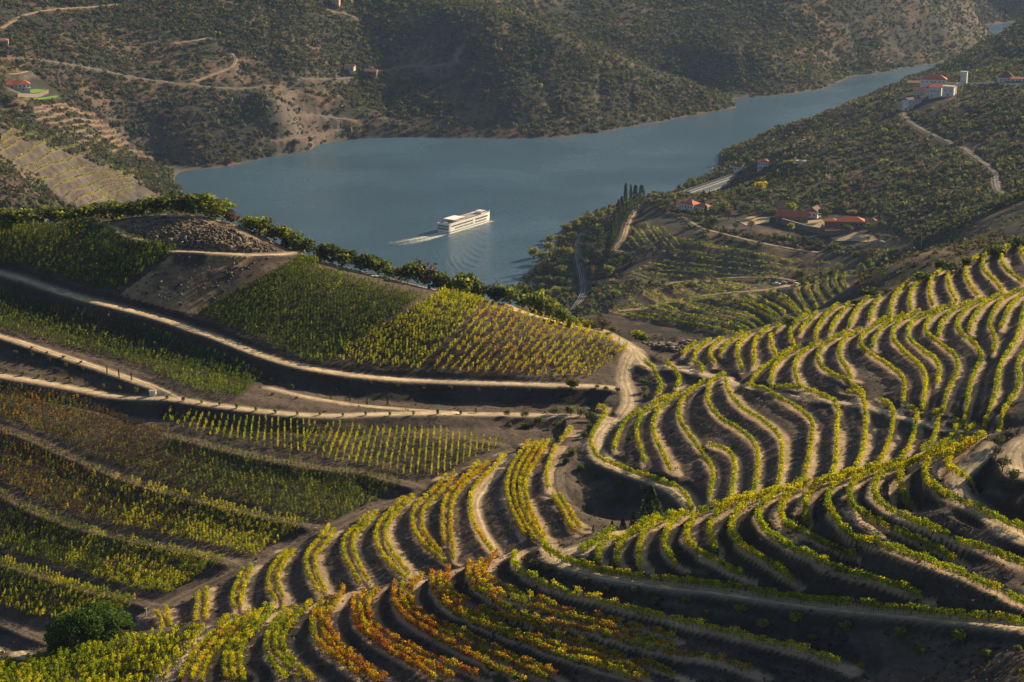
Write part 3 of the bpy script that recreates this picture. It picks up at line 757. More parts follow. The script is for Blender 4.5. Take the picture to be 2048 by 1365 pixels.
# plots with a ground of their own, shade painted on the dry terrace risers, outlined in the photograph
_uv, _dep = project(np.stack([GX, GY, Z], -1).reshape(-1, 3))
def plot(view_path, y0, y1, fn):
    m = in_poly(_uv[:, 0], _uv[:, 1], path(view_path)).reshape(GX.shape) & (GY > y0) & (GY < y1)
    gcol[m] = fn(m)
DRY = np.array((.235, .165, .10))
dryf = lambda m: lerp(DRY * (1 + .25 * n3[m]), BANK * 1.5, sstep(.0, .5, n1[m] + .3 * n3[m]))
plot('h1 600,190 760,170 900,150 1100,140 1300,175 1500,240 1760,350 1600,370 1200,350 1030,345 850,300 700,240', 560, 720, dryf)
plot('h1 1035,360 1640,385 1500,480 1250,640 1150,730 1000,700 700,615', 560, 720, dryf)
plot('z1 160,595 480,590 620,700 760,850 920,935 680,935 400,850 250,800 180,700', 1850, 2250, lambda m: lerp(np.array((.045, .038, .032)), np.array((.21, .145, .09)), bn[m]))  # riser shade painted dark, sunlit benches painted lighter
plot('z1 0,600 190,640 180,700 0,700', 1800, 2100, lambda m: lerp(np.array((.045, .038, .032)), np.array((.17, .125, .08)), bn[m]))  # same painted riser shade and lit benches, left of the house terraces
plot('f 0,245 120,292 240,340 330,395 250,412 130,418 60,335 0,320', 1550, 1960, lambda m: lerp(np.array((.078, .067, .056)) * (1 + .45 * n3[m]), np.array((.15, .115, .07)), bn[m]))
gcol = np.clip(gcol, .01, .9)
V = np.stack([GX, GY, Z], -1).reshape(-1, 3)
ii = (np.arange(NY - 1)[:, None] * NX + np.arange(NX - 1)[None]).ravel()
Q = np.stack([ii, ii + 1, ii + NX + 1, ii + NX], 1)
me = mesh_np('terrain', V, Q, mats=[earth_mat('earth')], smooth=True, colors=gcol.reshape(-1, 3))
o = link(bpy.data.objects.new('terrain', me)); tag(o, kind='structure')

# river: small waves in the normal, sky and hills mirrored in it
m, nt, b = new_mat('river_water')
b.inputs['Base Color'].default_value = (.055, .112, .165, 1); b.inputs['Roughness'].default_value = .22; b.inputs['IOR'].default_value = 1.33
tc = nt.nodes.new('ShaderNodeTexCoord')
mp = nt.nodes.new('ShaderNodeMapping'); mp.inputs['Scale'].default_value = (.22, .50, 1)
nt.links.new(tc.outputs['Object'], mp.inputs['Vector'])
w1 = nt.nodes.new('ShaderNodeTexNoise'); w1.inputs['Scale'].default_value = 1.0; w1.inputs['Detail'].default_value = 5; w1.inputs['Roughness'].default_value = .65
nt.links.new(mp.outputs[0], w1.inputs['Vector'])
wp = nt.nodes.new('ShaderNodeTexNoise'); wp.inputs['Scale'].default_value = .006; wp.inputs['Detail'].default_value = 3
nt.links.new(tc.outputs['Object'], wp.inputs['Vector'])
wr = nt.nodes.new('ShaderNodeMapRange'); wr.inputs['From Min'].default_value = .35; wr.inputs['From Max'].default_value = .65; wr.inputs['To Min'].default_value = .10; wr.inputs['To Max'].default_value = .34
nt.links.new(wp.outputs['Fac'], wr.inputs['Value']); nt.links.new(wr.outputs[0], b.inputs['Roughness'])
bp = nt.nodes.new('ShaderNodeBump'); bp.inputs['Strength'].default_value = 1.0; bp.inputs['Distance'].default_value = 1.6
nt.links.new(w1.outputs['Fac'], bp.inputs['Height']); nt.links.new(bp.outputs[0], b.inputs['Normal'])
MATS['river_water'] = m
me = mesh_np('river', [(-900, 1000, 0), (1500, 1000, 0), (1500, 4200, 0), (-900, 4200, 0)], [(0, 1, 2, 3)], mats=[m])
o = link(bpy.data.objects.new('river', me)); tag(o, kind='structure')

def ribbon(name, wp, width, mat, lift=.07, step=.9, wob=.25, edge=None):
    """a strip draped over the ground"""
    p = resample(wp[:, :2], step=step)
    t = np.gradient(p, axis=0); t /= np.linalg.norm(t, axis=1)[:, None] + 1e-9
    nrm = np.stack([-t[:, 1], t[:, 0]], 1)
    k = max(4, int(round(width / .45)) + 1)
    s = np.arange(len(p)) * step
    wl = width / 2 * (1 + wob * fbm(s / 6, s * 0 + width, 5, 3)); wr = width / 2 * (1 + wob * fbm(s / 6, s * 0 + width + 9, 8, 3))
    f = np.linspace(-1, 1, k)
    off = np.where(f < 0, f[None] * wl[:, None], f[None] * wr[:, None])
    q = p[:, None] + nrm[:, None] * off[..., None]
    z = ground(q[..., 0].ravel(), q[..., 1].ravel()).reshape(q.shape[:2]) + lift
    z -= (np.abs(f) > .99) * (lift * .9)
    v = np.concatenate([q, z[..., None]], -1).reshape(-1, 3)
    n = len(p)
    ii = (np.arange(n - 1)[:, None] * k + np.arange(k - 1)[None]).ravel()
    fa = np.abs(f)
    prof = np.where(fa < .22, .70, np.where(fa < .62, 1.08, .82))[None] * (1 + .16 * fbm(s / 3, s * 0 + 3, 15, 3))[:, None] * np.ones((n, 1))
    tint = np.repeat((prof * (1 + .12 * rng.normal(size=prof.shape))).reshape(-1, 1), 3, 1) * np.array(mat['earth'])
    me = mesh_np(name, v, np.stack([ii, ii + 1, ii + k + 1, ii + k], 1), mats=[mat], smooth=True, colors=np.clip(tint, .01, .8))
    o = link(bpy.data.objects.new(name, me)); tag(o, kind='structure')
    return o
def track_mat(name, col):
    m = earth_mat(name, attr=True, bump=.35, fine=(.72, 1.25), scales=(.25, 1.2, 6.0))
    m['earth'] = col
    return m
PALE_M, DIM_M = track_mat('track_dust', (.50, .39, .25)), track_mat('field_path', (.13, .10, .075))
TM = dict(pale=PALE_M, dim=DIM_M, road=track_mat('asphalt_road', (.16, .145, .13)), ochre=track_mat('ochre_track', (.34, .25, .155)))
for t in TRACKS:
    if t['wp'] is None: continue
    ribbon(t['name'], t['wp'], t['w'] * (.68 if t['mat'] == 'pale' else .6 if t['mat'] == 'dim' else 1.0), TM[t['mat']], lift=.45 if t['far'] else .07, step=2.5 if t['far'] else .9)
print('ground', time.time() - T00)
# ---------------------------------------------------------------- vines
LEAF = leaf_mat('vine_leaf', trans=.5, vary=.2)
WOOD = plain('vine_wood', (.07, .05, .035), .9)
GREEN, LIME, YEL, GOLD, ORG, RED, BRN = [np.array(c) for c in ((.080, .130, .010), (.26, .34, .010), (.58, .52, .010), (.62, .34, .014), (.42, .13, .016), (.26, .05, .02), (.075, .045, .025))]
def palette(ws): 
    w = np.array([a for a, _ in ws], float)
    return np.array([c for _, c in ws]), w / w.sum()
PAL = dict(
    spur=palette([(1.5, GREEN), (3.0, LIME), (3.4, YEL), (1.0, GOLD)]), front=palette([(1.2, GREEN), (3, LIME), (3.4, YEL), (1.3, GOLD), (.6, ORG)]),
    red=palette([(1, GREEN), (2, LIME), (1.4, YEL), (1.7, GOLD), (2, ORG), (1.5, RED)]), middle=palette([(.9, GREEN), (2.2, LIME), (3.4, YEL), (2.0, GOLD), (.5, ORG)]),
    right=palette([(1.4, GREEN), (3.0, LIME), (3.6, YEL), (.8, GOLD)]), back=palette([(1.2, GREEN), (3.2, LIME), (3.6, YEL), (.8, GOLD)]), far=palette([(3, GREEN), (2.6, LIME), (1.3, YEL), (1, BRN)]),
    green=palette([(5, GREEN), (2.2, LIME), (.3, YEL)]), olive=palette([(4, GREEN), (1.5, LIME), (2.5, BRN), (.6, GOLD)]), rust=palette([(5, BRN), (1.3, GREEN), (.8, LIME * .8), (1.2, GOLD * .7), (.6, ORG * .6), (.5, RED)]),
    lime=palette([(2.5, LIME), (2, YEL), (1.6, GREEN)]), gold=palette([(2, LIME), (3, YEL), (1.3, GOLD), (.8, GREEN)]))
def leaves_mesh(c, size, cols, flat=.0, rg=rng):
    """one small four-sided leaf clump per centre, turned at random"""
    n = len(c)
    a = rg.normal(size=(n, 3)); a /= np.linalg.norm(a, axis=1)[:, None]
    b = rg.normal(size=(n, 3)); b -= (a * b).sum(1)[:, None] * a; b /= np.linalg.norm(b, axis=1)[:, None]
    s = (size * rg.uniform(.6, 1.25, n))[:, None]
    a = a * s * .5; b = b * s * .5 * rg.uniform(.6, 1, (n, 1))
    v = np.stack([c - a - .3 * b, c + .2 * a - b, c + a + .2 * b, c - .1 * a + b], 1).reshape(-1, 3)
    q = np.arange(n * 4).reshape(n, 4)
    return v, q, np.repeat(cols, 4, 0)
def vine_mesh(name, w, pal, hgt, wid, per_m, size, plant=1.15, patch=18.0, trunks=True, ragged=.3, miss=.03, tight=.30):
    """a trellised row: leaf clumps on every plant, a bare trunk and a stake below"""
    d = np.r_[0, np.cumsum(np.linalg.norm(np.diff(w[:, :2], axis=0), axis=1))]
    L = d[-1]
    npl = max(2, int(L / plant))
    ps = (np.arange(npl) + .5) * L / npl + rng.normal(0, .08, npl)
    ph = hgt * (1 + ragged * rng.normal(0, .6, npl))
    ph = np.clip(ph, hgt * .5, hgt * 1.5)
    gone = rng.random(npl) < miss
    k = max(3, int(per_m * plant))
    s = np.repeat(ps, k) + rng.normal(0, plant * tight, npl * k)
    hh = np.repeat(ph, k)
    keep = ~np.repeat(gone, k)
    s, hh = s[keep], hh[keep]
    if len(s) == 0: return None
    s = np.clip(s, 0, L)
    x, y = np.interp(s, d, w[:, 0]), np.interp(s, d, w[:, 1])
    tx, ty = np.gradient(w[:, 0]), np.gradient(w[:, 1])
    nl = np.hypot(tx, ty) + 1e-9
    nx, ny = np.interp(s, d, -ty / nl), np.interp(s, d, tx / nl)
    off = rng.normal(0, wid * .33, len(s))
    u = rng.beta(1.6, 1.3, len(s))
    z = ground(x, y) + hh * (.32 + .72 * u)
    off *= 1 - .35 * u
    c = np.stack([x + nx * off, y + ny * off, z], 1)
    # colour drifts along the row in patches, each vine a little different
    cols, wt = pal
    pid = np.repeat(np.arange(npl), k)[keep]
    cum = np.cumsum(wt)
    drift = .5 + .5 * vnoise(x / patch, y / patch, 77) * .9
    r1 = np.clip(.55 * drift + .45 * rng.random(npl)[pid], 0, .999)
    r = np.where(rng.random(len(s)) < .6, r1, rng.random(len(s)))
    ci = np.searchsorted(cum, r).clip(0, len(cols) - 1)
    cc = cols[ci] * rng.uniform(.7, 1.25, (len(s), 1)) * rng.uniform(.85, 1.15, npl)[pid][:, None]
    v, q, col = leaves_mesh(c, size, np.clip(cc, 0, .8))
    mi = np.zeros(len(q), int)
    if trunks:
        px, py = np.interp(ps, d, w[:, 0]), np.interp(ps, d, w[:, 1])
        pz = ground(px, py)
        r = .035
        tv, tq = [], []
        ang = rng.uniform(0, 3.1, npl)
        ex, ey = np.cos(ang) * r, np.sin(ang) * r
        for sx, sy in ((ex, ey), (-ey, ex)):
            b0 = np.stack([px - sx, py - sy, pz - .05], 1); b1 = np.stack([px + sx, py + sy, pz - .05], 1)
            t1 = np.stack([px + sx, py + sy, pz + hgt * .75], 1); t0 = np.stack([px - sx, py - sy, pz + hgt * .75], 1)
            tv.append(np.stack([b0, b1, t1, t0], 1).reshape(-1, 3))
        # trellis wires from stake to stake
        nw = max(2, int(L / 2.5)); sw = np.linspace(0, L, nw)
        wx, wy = np.interp(sw, d, w[:, 0]), np.interp(sw, d, w[:, 1]); wz = ground(wx, wy)
        for hh_ in (.45, .8):
            a0 = np.stack([wx, wy, wz + hgt * hh_ - .015], 1); a1 = a0 + np.array([0, 0, .03])
            tv.append(np.stack([a0[:-1], a0[1:], a1[1:], a1[:-1]], 1).reshape(-1, 3))
        tv = np.vstack(tv)
        tq = np.arange(len(tv)).reshape(-1, 4) + len(v)
        v = np.vstack([v, tv]); q = np.vstack([q, tq]); mi = np.r_[mi, np.ones(len(tq), int)]
        col = np.vstack([col, np.full((len(tv), 3), .06)])
    return v, q, mi, col
VINES = []      # (group, label parts, geometry, screen size)
def add_vine(block, k, w, pal, **kw):
    g = vine_mesh('vine_row', w, pal, **kw)
    if g is None: return
    p, dep = project(np.c_[w[:, :2], ground(w[:, 0], w[:, 1])])
    inside = (p[:, 0] > -20) & (p[:, 0] < 2068) & (p[:, 1] > -20) & (p[:, 1] < 1385)
    seg = np.linalg.norm(np.diff(p, axis=0), axis=1)
    size = (seg * inside[1:]).sum() * kw['hgt'] * FPX / dep.mean()
    VINES.append(dict(block=block, k=k, geo=g, size=size, w=w))
cnt = {}
for r in ROWS:
    zn = r['zone']
    k = cnt[zn] = cnt.get(zn, 0) + 1
    w = r['w']
    if zn == 'spur':   add_vine(zn, k, w, PAL['spur'], hgt=1.6, wid=.95, per_m=150, size=.25, ragged=.2)
    elif zn == 'front':
        add_vine(zn, k, w, PAL['red'] if 2 <= k <= 16 else PAL['front'], hgt=1.45, wid=.85, per_m=105, size=.25, ragged=.35, miss=.05)
    elif zn == 'middle': add_vine(zn, k, w, PAL['middle'], hgt=1.6, wid=.95, per_m=100, size=.30, ragged=.22)
    elif zn == 'right':  add_vine(zn, k, w, PAL['right'], hgt=1.65, wid=1.0, per_m=100, size=.32, ragged=.2)
    elif zn == 'back':   add_vine(zn, k, w, PAL['back'], hgt=1.65, wid=1.0, per_m=80, size=.36, ragged=.2)
    elif zn == 'dry': continue
    elif zn == 'knoll': add_vine(zn, k, w, PAL['far'], hgt=1.5, wid=1.3, per_m=4, size=1.0, plant=2.5, trunks=False, miss=.15)
    elif zn == 'mid':   add_vine(zn, k, w, PAL['far'], hgt=1.8, wid=1.2, per_m=11, size=.75, plant=2.5, trunks=False, miss=.15, ragged=.5)
    else:                add_vine(zn, k, w, PAL['far'], hgt=1.7, wid=1.1, per_m=16, size=.65, plant=2.0, trunks=False)
# straight rows running up the slope, between the lower and the upper edge of each block
def block(name, low, high, n, pal, hgt=1.8, per_m=16, size=.27, gaps=(), ymin=372, miss=.07, jit=.0):
    a = resample(path(low), n=n); b = resample(path(high), n=n)
    for i in range(n):
        if i in gaps: continue
        t = np.linspace(0, 1, 9)[:, None]
        uv = a[i] * (1 - t) + b[i] * t
        w = drop(Z, uv, ymin=ymin, ymax=NEAR_Y)
        w = w[np.isfinite(w[:, 0])]
        if len(w) < 2: continue
        # keep one continuous run on the hill
        dd = np.abs(np.diff(w[:, 1]))
        if (dd > 40).any():
            cut = np.split(np.arange(len(w)), np.where(dd > 40)[0] + 1)
            w = w[max(cut, key=len)]
        if len(w) < 2: continue
        w = resample(w, step=1.2)
        if len(w) < 3: continue
        P = pal[0] if isinstance(pal, list) and rng.random() > sstep(.2, .8, i / n) else pal[-1] if isinstance(pal, list) else pal
        add_vine(name, n - i, w, PAL[P], hgt=hgt, wid=.40, per_m=per_m * 2.2, size=size, miss=miss, ragged=.5, plant=1.35, tight=.19)
block('upper corner', 'h1 -520,290 -250,370 0,447 200,482 400,547 680,602', 'h1 -190,240 0,215 300,190 560,192 760,285 1030,352', 84, ['olive', 'green'])
block('great left', 'f 393,631 427,645 478,667 547,700 615,730 641,733', 'f 613,517 680,527 740,543 800,558 872,578', 38, 'green', per_m=20)
block('great middle', 'q5 170,945 300,975 500,990 680,1003', 'q5 850,550 930,555 1000,572 1085,600', 15, 'lime', per_m=22)
block('great right', 'q5 780,1000 1000,1025 1250,1040 1500,1045 1680,1040', 'q5 1115,615 1290,665 1500,720 1700,780 1912,866', 19, 'gold', per_m=26)
block('long strip', 'h2 -330,0 -150,20 0,58 200,112 400,168 550,208 700,244 850,292 1000,372 1150,422 1400,462', 'h2 -180,-220 0,-168 300,-78 520,-25 700,12 850,58 1000,112 1200,182 1400,262 1540,332', 92, ['olive', 'green'], per_m=15)
block('russet', 'h2 -120,545 0,585 200,655 400,745 600,835 | r1 640,205 850,290 1000,335 1200,385 1400,435 1600,475 1800,497', 'h2 20,372 150,402 350,440 560,505 700,565 850,625 1000,675 1150,722 1400,782 | r1 1500,165 1700,205 1892,240 | r2 150,235 330,272 420,302', 96, ['rust', 'olive'], per_m=16)
block('green tongue', 'h2 955,600 1100,652 1300,705 1600,762 1800,802 | h3 0,772 200,840 450,890 | r2 400,252 600,262 720,205 950,95', 'h2 1010,553 1150,562 1300,578 1600,602 2048,637 | h3 400,644 800,664 1000,692 1185,724', 54, 'lime', per_m=20)
block('second strip', 'r1 -130,230 0,275 150,372 300,442 500,502 700,542 900,582 1100,622 1300,682 1370,690', 'r1 0,0 200,75 400,165 600,245 800,305 1000,355 1200,405 1400,465 1665,512', 84, ['rust', 'lime'], per_m=18)
block('third strip', 'r1 -120,620 0,655 150,702 300,742 450,792 600,842 750,882 900,897', 'r1 0,338 200,442 400,512 600,572 800,622 1000,664 1218,712', 68, ['olive', 'lime'], per_m=18)
block('lowest strip', 'r1 -110,920 0,965 150,1012 250,1032 400,1040 600,1020', 'r1 0,702 200,772 400,832 600,892 745,935', 44, 'lime', per_m=20)
block('corner', 'r1 -700,1480 -300,1480 0,1460 300,1450 600,1430 860,1380', 'r1 -100,1310 60,1290 200,1255 400,1200 620,1165 880,1112 1120,1075', 42, 'lime', hgt=1.5, per_m=34, size=.27, ymin=230)
print('vines', len(VINES), time.time() - T00)
VINES.sort(key=lambda d: -d['size'])

ZL = dict(spur=('vines', 'vine row up from the fenced pale track on the foreground spur'), front=('vines', 'vine row down the curved benches below the fenced pale track'),
          middle=('vines', 'vine row from the lower left on the middle spur'), right=('vines', 'vine row uphill from the winding pale track on the right hill'),
          back=('vines', 'vine row uphill on the slope behind the long crest hedge at right'), far=('vines', 'vine row from the left on the terraced spur in the middle distance'),
          knoll=('vines', 'thin vine row down the stony terraced knoll at far left'), mid=('vines', 'dim vine row on the dark slope below the farm'))
BL = {'upper corner': 'from the right in the upper left corner block', 'great left': 'from the right in the deep green block below the rubble heap', 'great middle': 'from the right in the lime block left of the golden block',
      'great right': 'from the right in the golden block beside the track junction', 'long strip': 'from the right in the long olive strip between two pale tracks', 'russet': 'from the right in the brown russet strip below the middle track',
      'green tongue': 'from the right in the green tongue of vines under the middle track', 'second strip': 'from the right in the second sloping strip below the russet one', 'third strip': 'from the right in the third sloping strip on the left slope',
      'lowest strip': 'from the right in the lowest strip above the umbrella pine', 'corner': 'from the right in the yellow block filling the lower left corner'}
GRP = dict(spur='vine rows on the foreground spur', front='vine rows on the lower front benches', middle='vine rows on the middle spur', right='vine rows on the right hill', back='vine rows behind the crest hedge', far='vine rows on the distant spur', knoll='vine rows on the stony knoll', mid='vine rows below the farm')
def vine_label(d):
    b, k = d['block'], d['k']
    if b in ZL: return (ordinal(k) + ' ' + ZL[b][1]) if not (b == 'spur' and k == 1) else 'long staked vine row along the inner edge of the fenced pale track'
    return ordinal(k) + ' row ' + BL[b]
def build_vines():
    keep, rest = VINES[:296], VINES[296:]
    for d in keep:
        v, q, mi, col = d['geo']
        org = v.mean(0); org[2] = v[:, 2].min()
        me = mesh_np('vine_row', v - org, q, mats=[LEAF, WOOD], midx=mi, colors=col)
        if d['block'] == 'spur' and d['k'] == 1:
            root = empty('vine_row', tuple(org)); o = bpy.data.objects.new('foliage', me); link(o, root)
            w = resample(d['w'][:, :2], step=5.6); z = ground(w[:, 0], w[:, 1])
            sv, sq = tube_mesh([((0, 0, -.2), (.02, 0, 2.05), .07, .06)]) ; sm = mesh_np('stake', sv, sq, mats=[WOOD])
            for i in range(min(len(w), 60)):
                s = bpy.data.objects.new('stake', sm); link(s, root); s.location = (w[i, 0] - org[0], w[i, 1] - org[1], z[i] - org[2])
            o = root
        else:
            o = link(bpy.data.objects.new('vine_row', me)); o.location = org
        tag(o, vine_label(d), 'vine row', GRP.get(d['block'], 'vine rows of the ' + d['block'] + ' block'))
    if rest:
        vs, qs, ms, cs, n = [], [], [], [], 0
        for d in rest:
            v, q, mi, col = d['geo']
            vs.append(v); qs.append(q + n); ms.append(mi); cs.append(col); n += len(v)
        me = mesh_np('vineyard_rows', np.vstack(vs), np.vstack(qs), mats=[LEAF, WOOD], midx=np.concatenate(ms), colors=np.vstack(cs))
        o = link(bpy.data.objects.new('vineyard_rows', me)); tag(o, 'close rows of small green and russet vines on the left hillside and far terraces', 'vines', kind='stuff')
print('vines ready', time.time() - T00)
# ---------------------------------------------------------------- trees and shrubs
FOL = leaf_mat('foliage', trans=.5, vary=.3)
BARK = plain('bark', (.07, .052, .038), .95, .3, 2.0, .4)
G_DARK, G_MID, G_LIGHT, G_OLIVE, G_YEL, G_GOLD, G_RUST, G_TWIG, G_FIR, G_PINE = [np.array(c) for c in (
    (.056, .072, .026), (.115, .145, .034), (.21, .24, .040), (.125, .130, .070), (.36, .34, .030), (.55, .42, .018), (.18, .095, .038), (.12, .092, .066), (.042, .075, .028), (.075, .14, .018))]
def crown_cloud(n, rx, rz, lumps, rg, hollow=.55, low=0.0):
    """points of an uneven crown: several overlapping lobes, denser towards the outside"""
    c = rg.normal(size=(lumps, 3)); c /= np.linalg.norm(c, axis=1)[:, None]
    c *= rg.uniform(.25, .62, (lumps, 1)); c[:, 2] *= .8
    rad = rg.uniform(.34, .55, lumps)
    k = rg.integers(0, lumps, n)
    d = rg.normal(size=(n, 3)); d /= np.linalg.norm(d, axis=1)[:, None]
    p = c[k] + d * (rad[k] * (hollow + (1 - hollow) * rg.random(n) ** .5))[:, None]
    p *= np.array([rx, rx, rz])
    p[:, 2] += rz * .95
    p[:, 2] = np.maximum(p[:, 2], low)
    return p, k
def tube_mesh(segs):
    """tapered limbs: (p0, p1, r0, r1)"""
    vs, qs = [], []
    for p0, p1, r0, r1 in segs:
        p0, p1 = np.array(p0, float), np.array(p1, float)
        ax = p1 - p0; ax /= np.linalg.norm(ax) + 1e-9
        a = np.cross(ax, (0, 0, 1.0) if abs(ax[2]) < .9 else (1.0, 0, 0)); a /= np.linalg.norm(a); b = np.cross(ax, a)
        n0 = sum(len(v) for v in vs)
        th = np.linspace(0, 2 * np.pi, 6, endpoint=False)
        ring = np.cos(th)[:, None] * a + np.sin(th)[:, None] * b
        vs += [p0 + ring * r0, p1 + ring * r1]
        for i in range(6):
            j = (i + 1) % 6
            qs.append((n0 + i, n0 + j, n0 + 6 + j, n0 + 6 + i))
    return np.vstack(vs), np.array(qs)
def bush_proto(name, cols, n=420, size=.17, rx=.5, rz=.5, lumps=9, seed=0, low=.02):
    """unit shrub: one metre wide and tall, leaves on lobes"""
    rg = np.random.default_rng(seed)
    p, k = crown_cloud(n, rx, rz, lumps, rg, low=low)
    cc = np.array([c for c, _ in cols]); w = np.array([w for _, w in cols], float); w /= w.sum()
    lob = rg.choice(len(cc), lumps, p=w)
    ci = np.where(rg.random(n) < .6, lob[k], rg.choice(len(cc), n, p=w))
    col = cc[ci] * rg.uniform(.65, 1.35, (n, 1))
    v, q, c = leaves_mesh(p, size, col, rg=rg)
    return mesh_np(name, v, q, mats=[FOL], colors=c)
def trunk_proto(h, r, seed, spread=.5):
    rg = np.random.default_rng(seed)
    segs = [((0, 0, -.05), (.03, .02, h * .5), r, r * .75)]
    for i in range(5):
        a = rg.uniform(0, 6.28)
        segs.append(((.03, .02, h * .45), (math.cos(a) * spread * .5, math.sin(a) * spread * .5, h * rg.uniform(.8, 1.15)), r * .55, r * .2))
    v, q = tube_mesh(segs)
    return mesh_np('trunk', v, q, mats=[BARK], smooth=True)
def cone_proto(name, cols, rx, n, size, seed, droop=.25, power=1.0, tiers=0):
    rg = np.random.default_rng(seed)
    t = rg.random(n) ** .75
    if tiers: t = (np.floor(t * tiers) + rg.random(n) ** 2 * .75) / tiers
    r = rx * (1 - t) ** power * (.45 + .55 * rg.random(n) ** .5) + .01
    a = rg.uniform(0, 6.28, n)
    r *= 1 + .25 * np.sin(a * 5 + 9 * t)
    p = np.stack([np.cos(a) * r, np.sin(a) * r, .03 + t * .97 - droop * r * (1 - t)], 1)
    cc = np.array([c for c, _ in cols]); w = np.array([w for _, w in cols], float); w /= w.sum()
    col = cc[rg.choice(len(cc), n, p=w)] * rg.uniform(.6, 1.4, (n, 1))
    v, q, c = leaves_mesh(p, size, col, rg=rg)
    return mesh_np(name, v, q, mats=[FOL], colors=c)
PROTO = {}
def protos(kind):
    if kind in PROTO: return PROTO[kind]
    mix = dict(dark=[(G_DARK, 4), (G_MID, 2), (G_OLIVE, 1)], mid=[(G_MID, 3), (G_DARK, 2), (G_LIGHT, 1)], light=[(G_LIGHT, 3), (G_MID, 1.5), (G_YEL, .8)], lime=[(G_YEL, 3), (G_LIGHT, 2)],
               olive=[(G_OLIVE, 4), (G_MID, 1), (G_DARK, 1)], gold=[(G_GOLD, 4), (G_YEL, 1)], rust=[(G_RUST, 3), (G_TWIG, 2), (G_OLIVE, 1)], twig=[(G_TWIG, 4), (G_OLIVE, 1)], edge=[(G_MID, 3), (G_DARK, 3), (G_YEL, 1), (G_LIGHT, 1)],
               sapling=[(G_OLIVE * 1.7, 3), (G_LIGHT, 1)])[kind]
    out = []
    for s in range(3):
        out.append(bush_proto('crown', mix, n=520 if kind in ('edge', 'dark', 'mid', 'light', 'lime') else 360, size=.13 if kind != 'sapling' else .16, lumps=11, seed=hash(kind) % 1000 * 0 + len(PROTO) * 10 + s))
    PROTO[kind] = out
    return out
TRUNKS = [trunk_proto(.55, .05, s) for s in range(3)]
CYP = [cone_proto('crown', [(G_DARK * .8, 3), (G_FIR * .8, 1)], .15, 700, .055, 50 + s, power=.55, droop=0) for s in range(3)]
FIRM = [cone_proto('crown', [(G_FIR, 3), (G_MID, 1), (G_LIGHT * .7, .4)], .42, 1500, .085, 70 + s, power=.95, droop=.35, tiers=11) for s in range(2)]
_prnd = random.Random(5)
def spot(u, v, ymin=0, ymax=1e9):
    """ground point seen at a picture position (searching slightly down when the ray passes over a crest)"""
    for k in range(60):
        p = drop(Z, [(u, v + k * 1.5)], ymin, ymax)[0]
        if np.isfinite(p[0]): return p
    return None
def mpp(p):
    _, dep = project([p]); return float(dep[0]) / FPX
def plant(name, kind, u, v, wpx, hpx, label, cat, group=None, trunk=False, ymin=0, ymax=1e9, sink=.03, rz=None):
    p = spot(u, v, ymin, ymax)
    if p is None: return None
    s = mpp(p)
    W, H = wpx * s, hpx * s
    rz = _prnd.uniform(0, 6.28) if rz is None else rz
    if kind in ('cypress', 'fir'):
        me = _prnd.choice(CYP if kind == 'cypress' else FIRM)
        sc = (W / (.30 if kind == 'cypress' else .80), W / (.30 if kind == 'cypress' else .80), H)
    else:
        me = _prnd.choice(protos(kind)); sc = (W * _prnd.uniform(.95, 1.08), W * _prnd.uniform(.95, 1.08), H)
    if trunk:
        root = empty(name, (p[0], p[1], p[2]), rz)
        c = bpy.data.objects.new('crown', me); link(c, root)
        if kind in ('cypress', 'fir'): c.scale = sc; c.location = (0, 0, H * .03)
        else: c.scale = (sc[0], sc[1], H * .78); c.location = (0, 0, H * .24)
        t = bpy.data.objects.new('trunk', _prnd.choice(TRUNKS)); link(t, root); t.scale = (W * .8, W * .8, H * (.8 if kind not in ('cypress', 'fir') else .5))
        o = root
    else:
        o = bpy.data.objects.new(name, me); link(o); o.location = (p[0], p[1], p[2] - H * sink); o.scale = sc; o.rotation_euler = (0, 0, rz)
    tag(o, label, cat, group)
    return o
ORD = ['first', 'second', 'third', 'fourth', 'fifth', 'sixth', 'seventh', 'eighth', 'ninth', 'tenth', 'eleventh', 'twelfth', 'thirteenth', 'fourteenth', 'fifteenth', 'sixteenth', 'seventeenth', 'eighteenth', 'nineteenth', 'twentieth']
TENS = {2: 'twenty', 3: 'thirty', 4: 'forty', 5: 'fifty', 6: 'sixty', 7: 'seventy', 8: 'eighty', 9: 'ninety'}
def ordinal(n):
    if n <= 20: return ORD[n - 1]
    t, u = divmod(n, 10)
    return (TENS[t][:-1] + 'ieth') if u == 0 else TENS[t] + '-' + ORD[u - 1]
def items(view, s):
    """'x,y,w,h[,kind] ...' in a zoomed view -> picture pixels"""
    ox, oy, k = VIEW[view]
    for t in s.split():
        a = t.split(',')
        yield ox + float(a[0]) / k, oy + float(a[1]) / k, float(a[2]) / k, float(a[3]) / k, (a[4] if len(a) > 4 else None)
def many(view, s, name, kind, lab, cat, group, **kw):
    """a run of similar plants, told apart by their place in the run from the left"""
    L = sorted(items(view, s), key=lambda t: t[0])
    for i, (u, v, w, h, k) in enumerate(L):
        plant(name, k or kind, u, v, w, h, ordinal(i + 1) + ' ' + lab, cat, group, **kw)
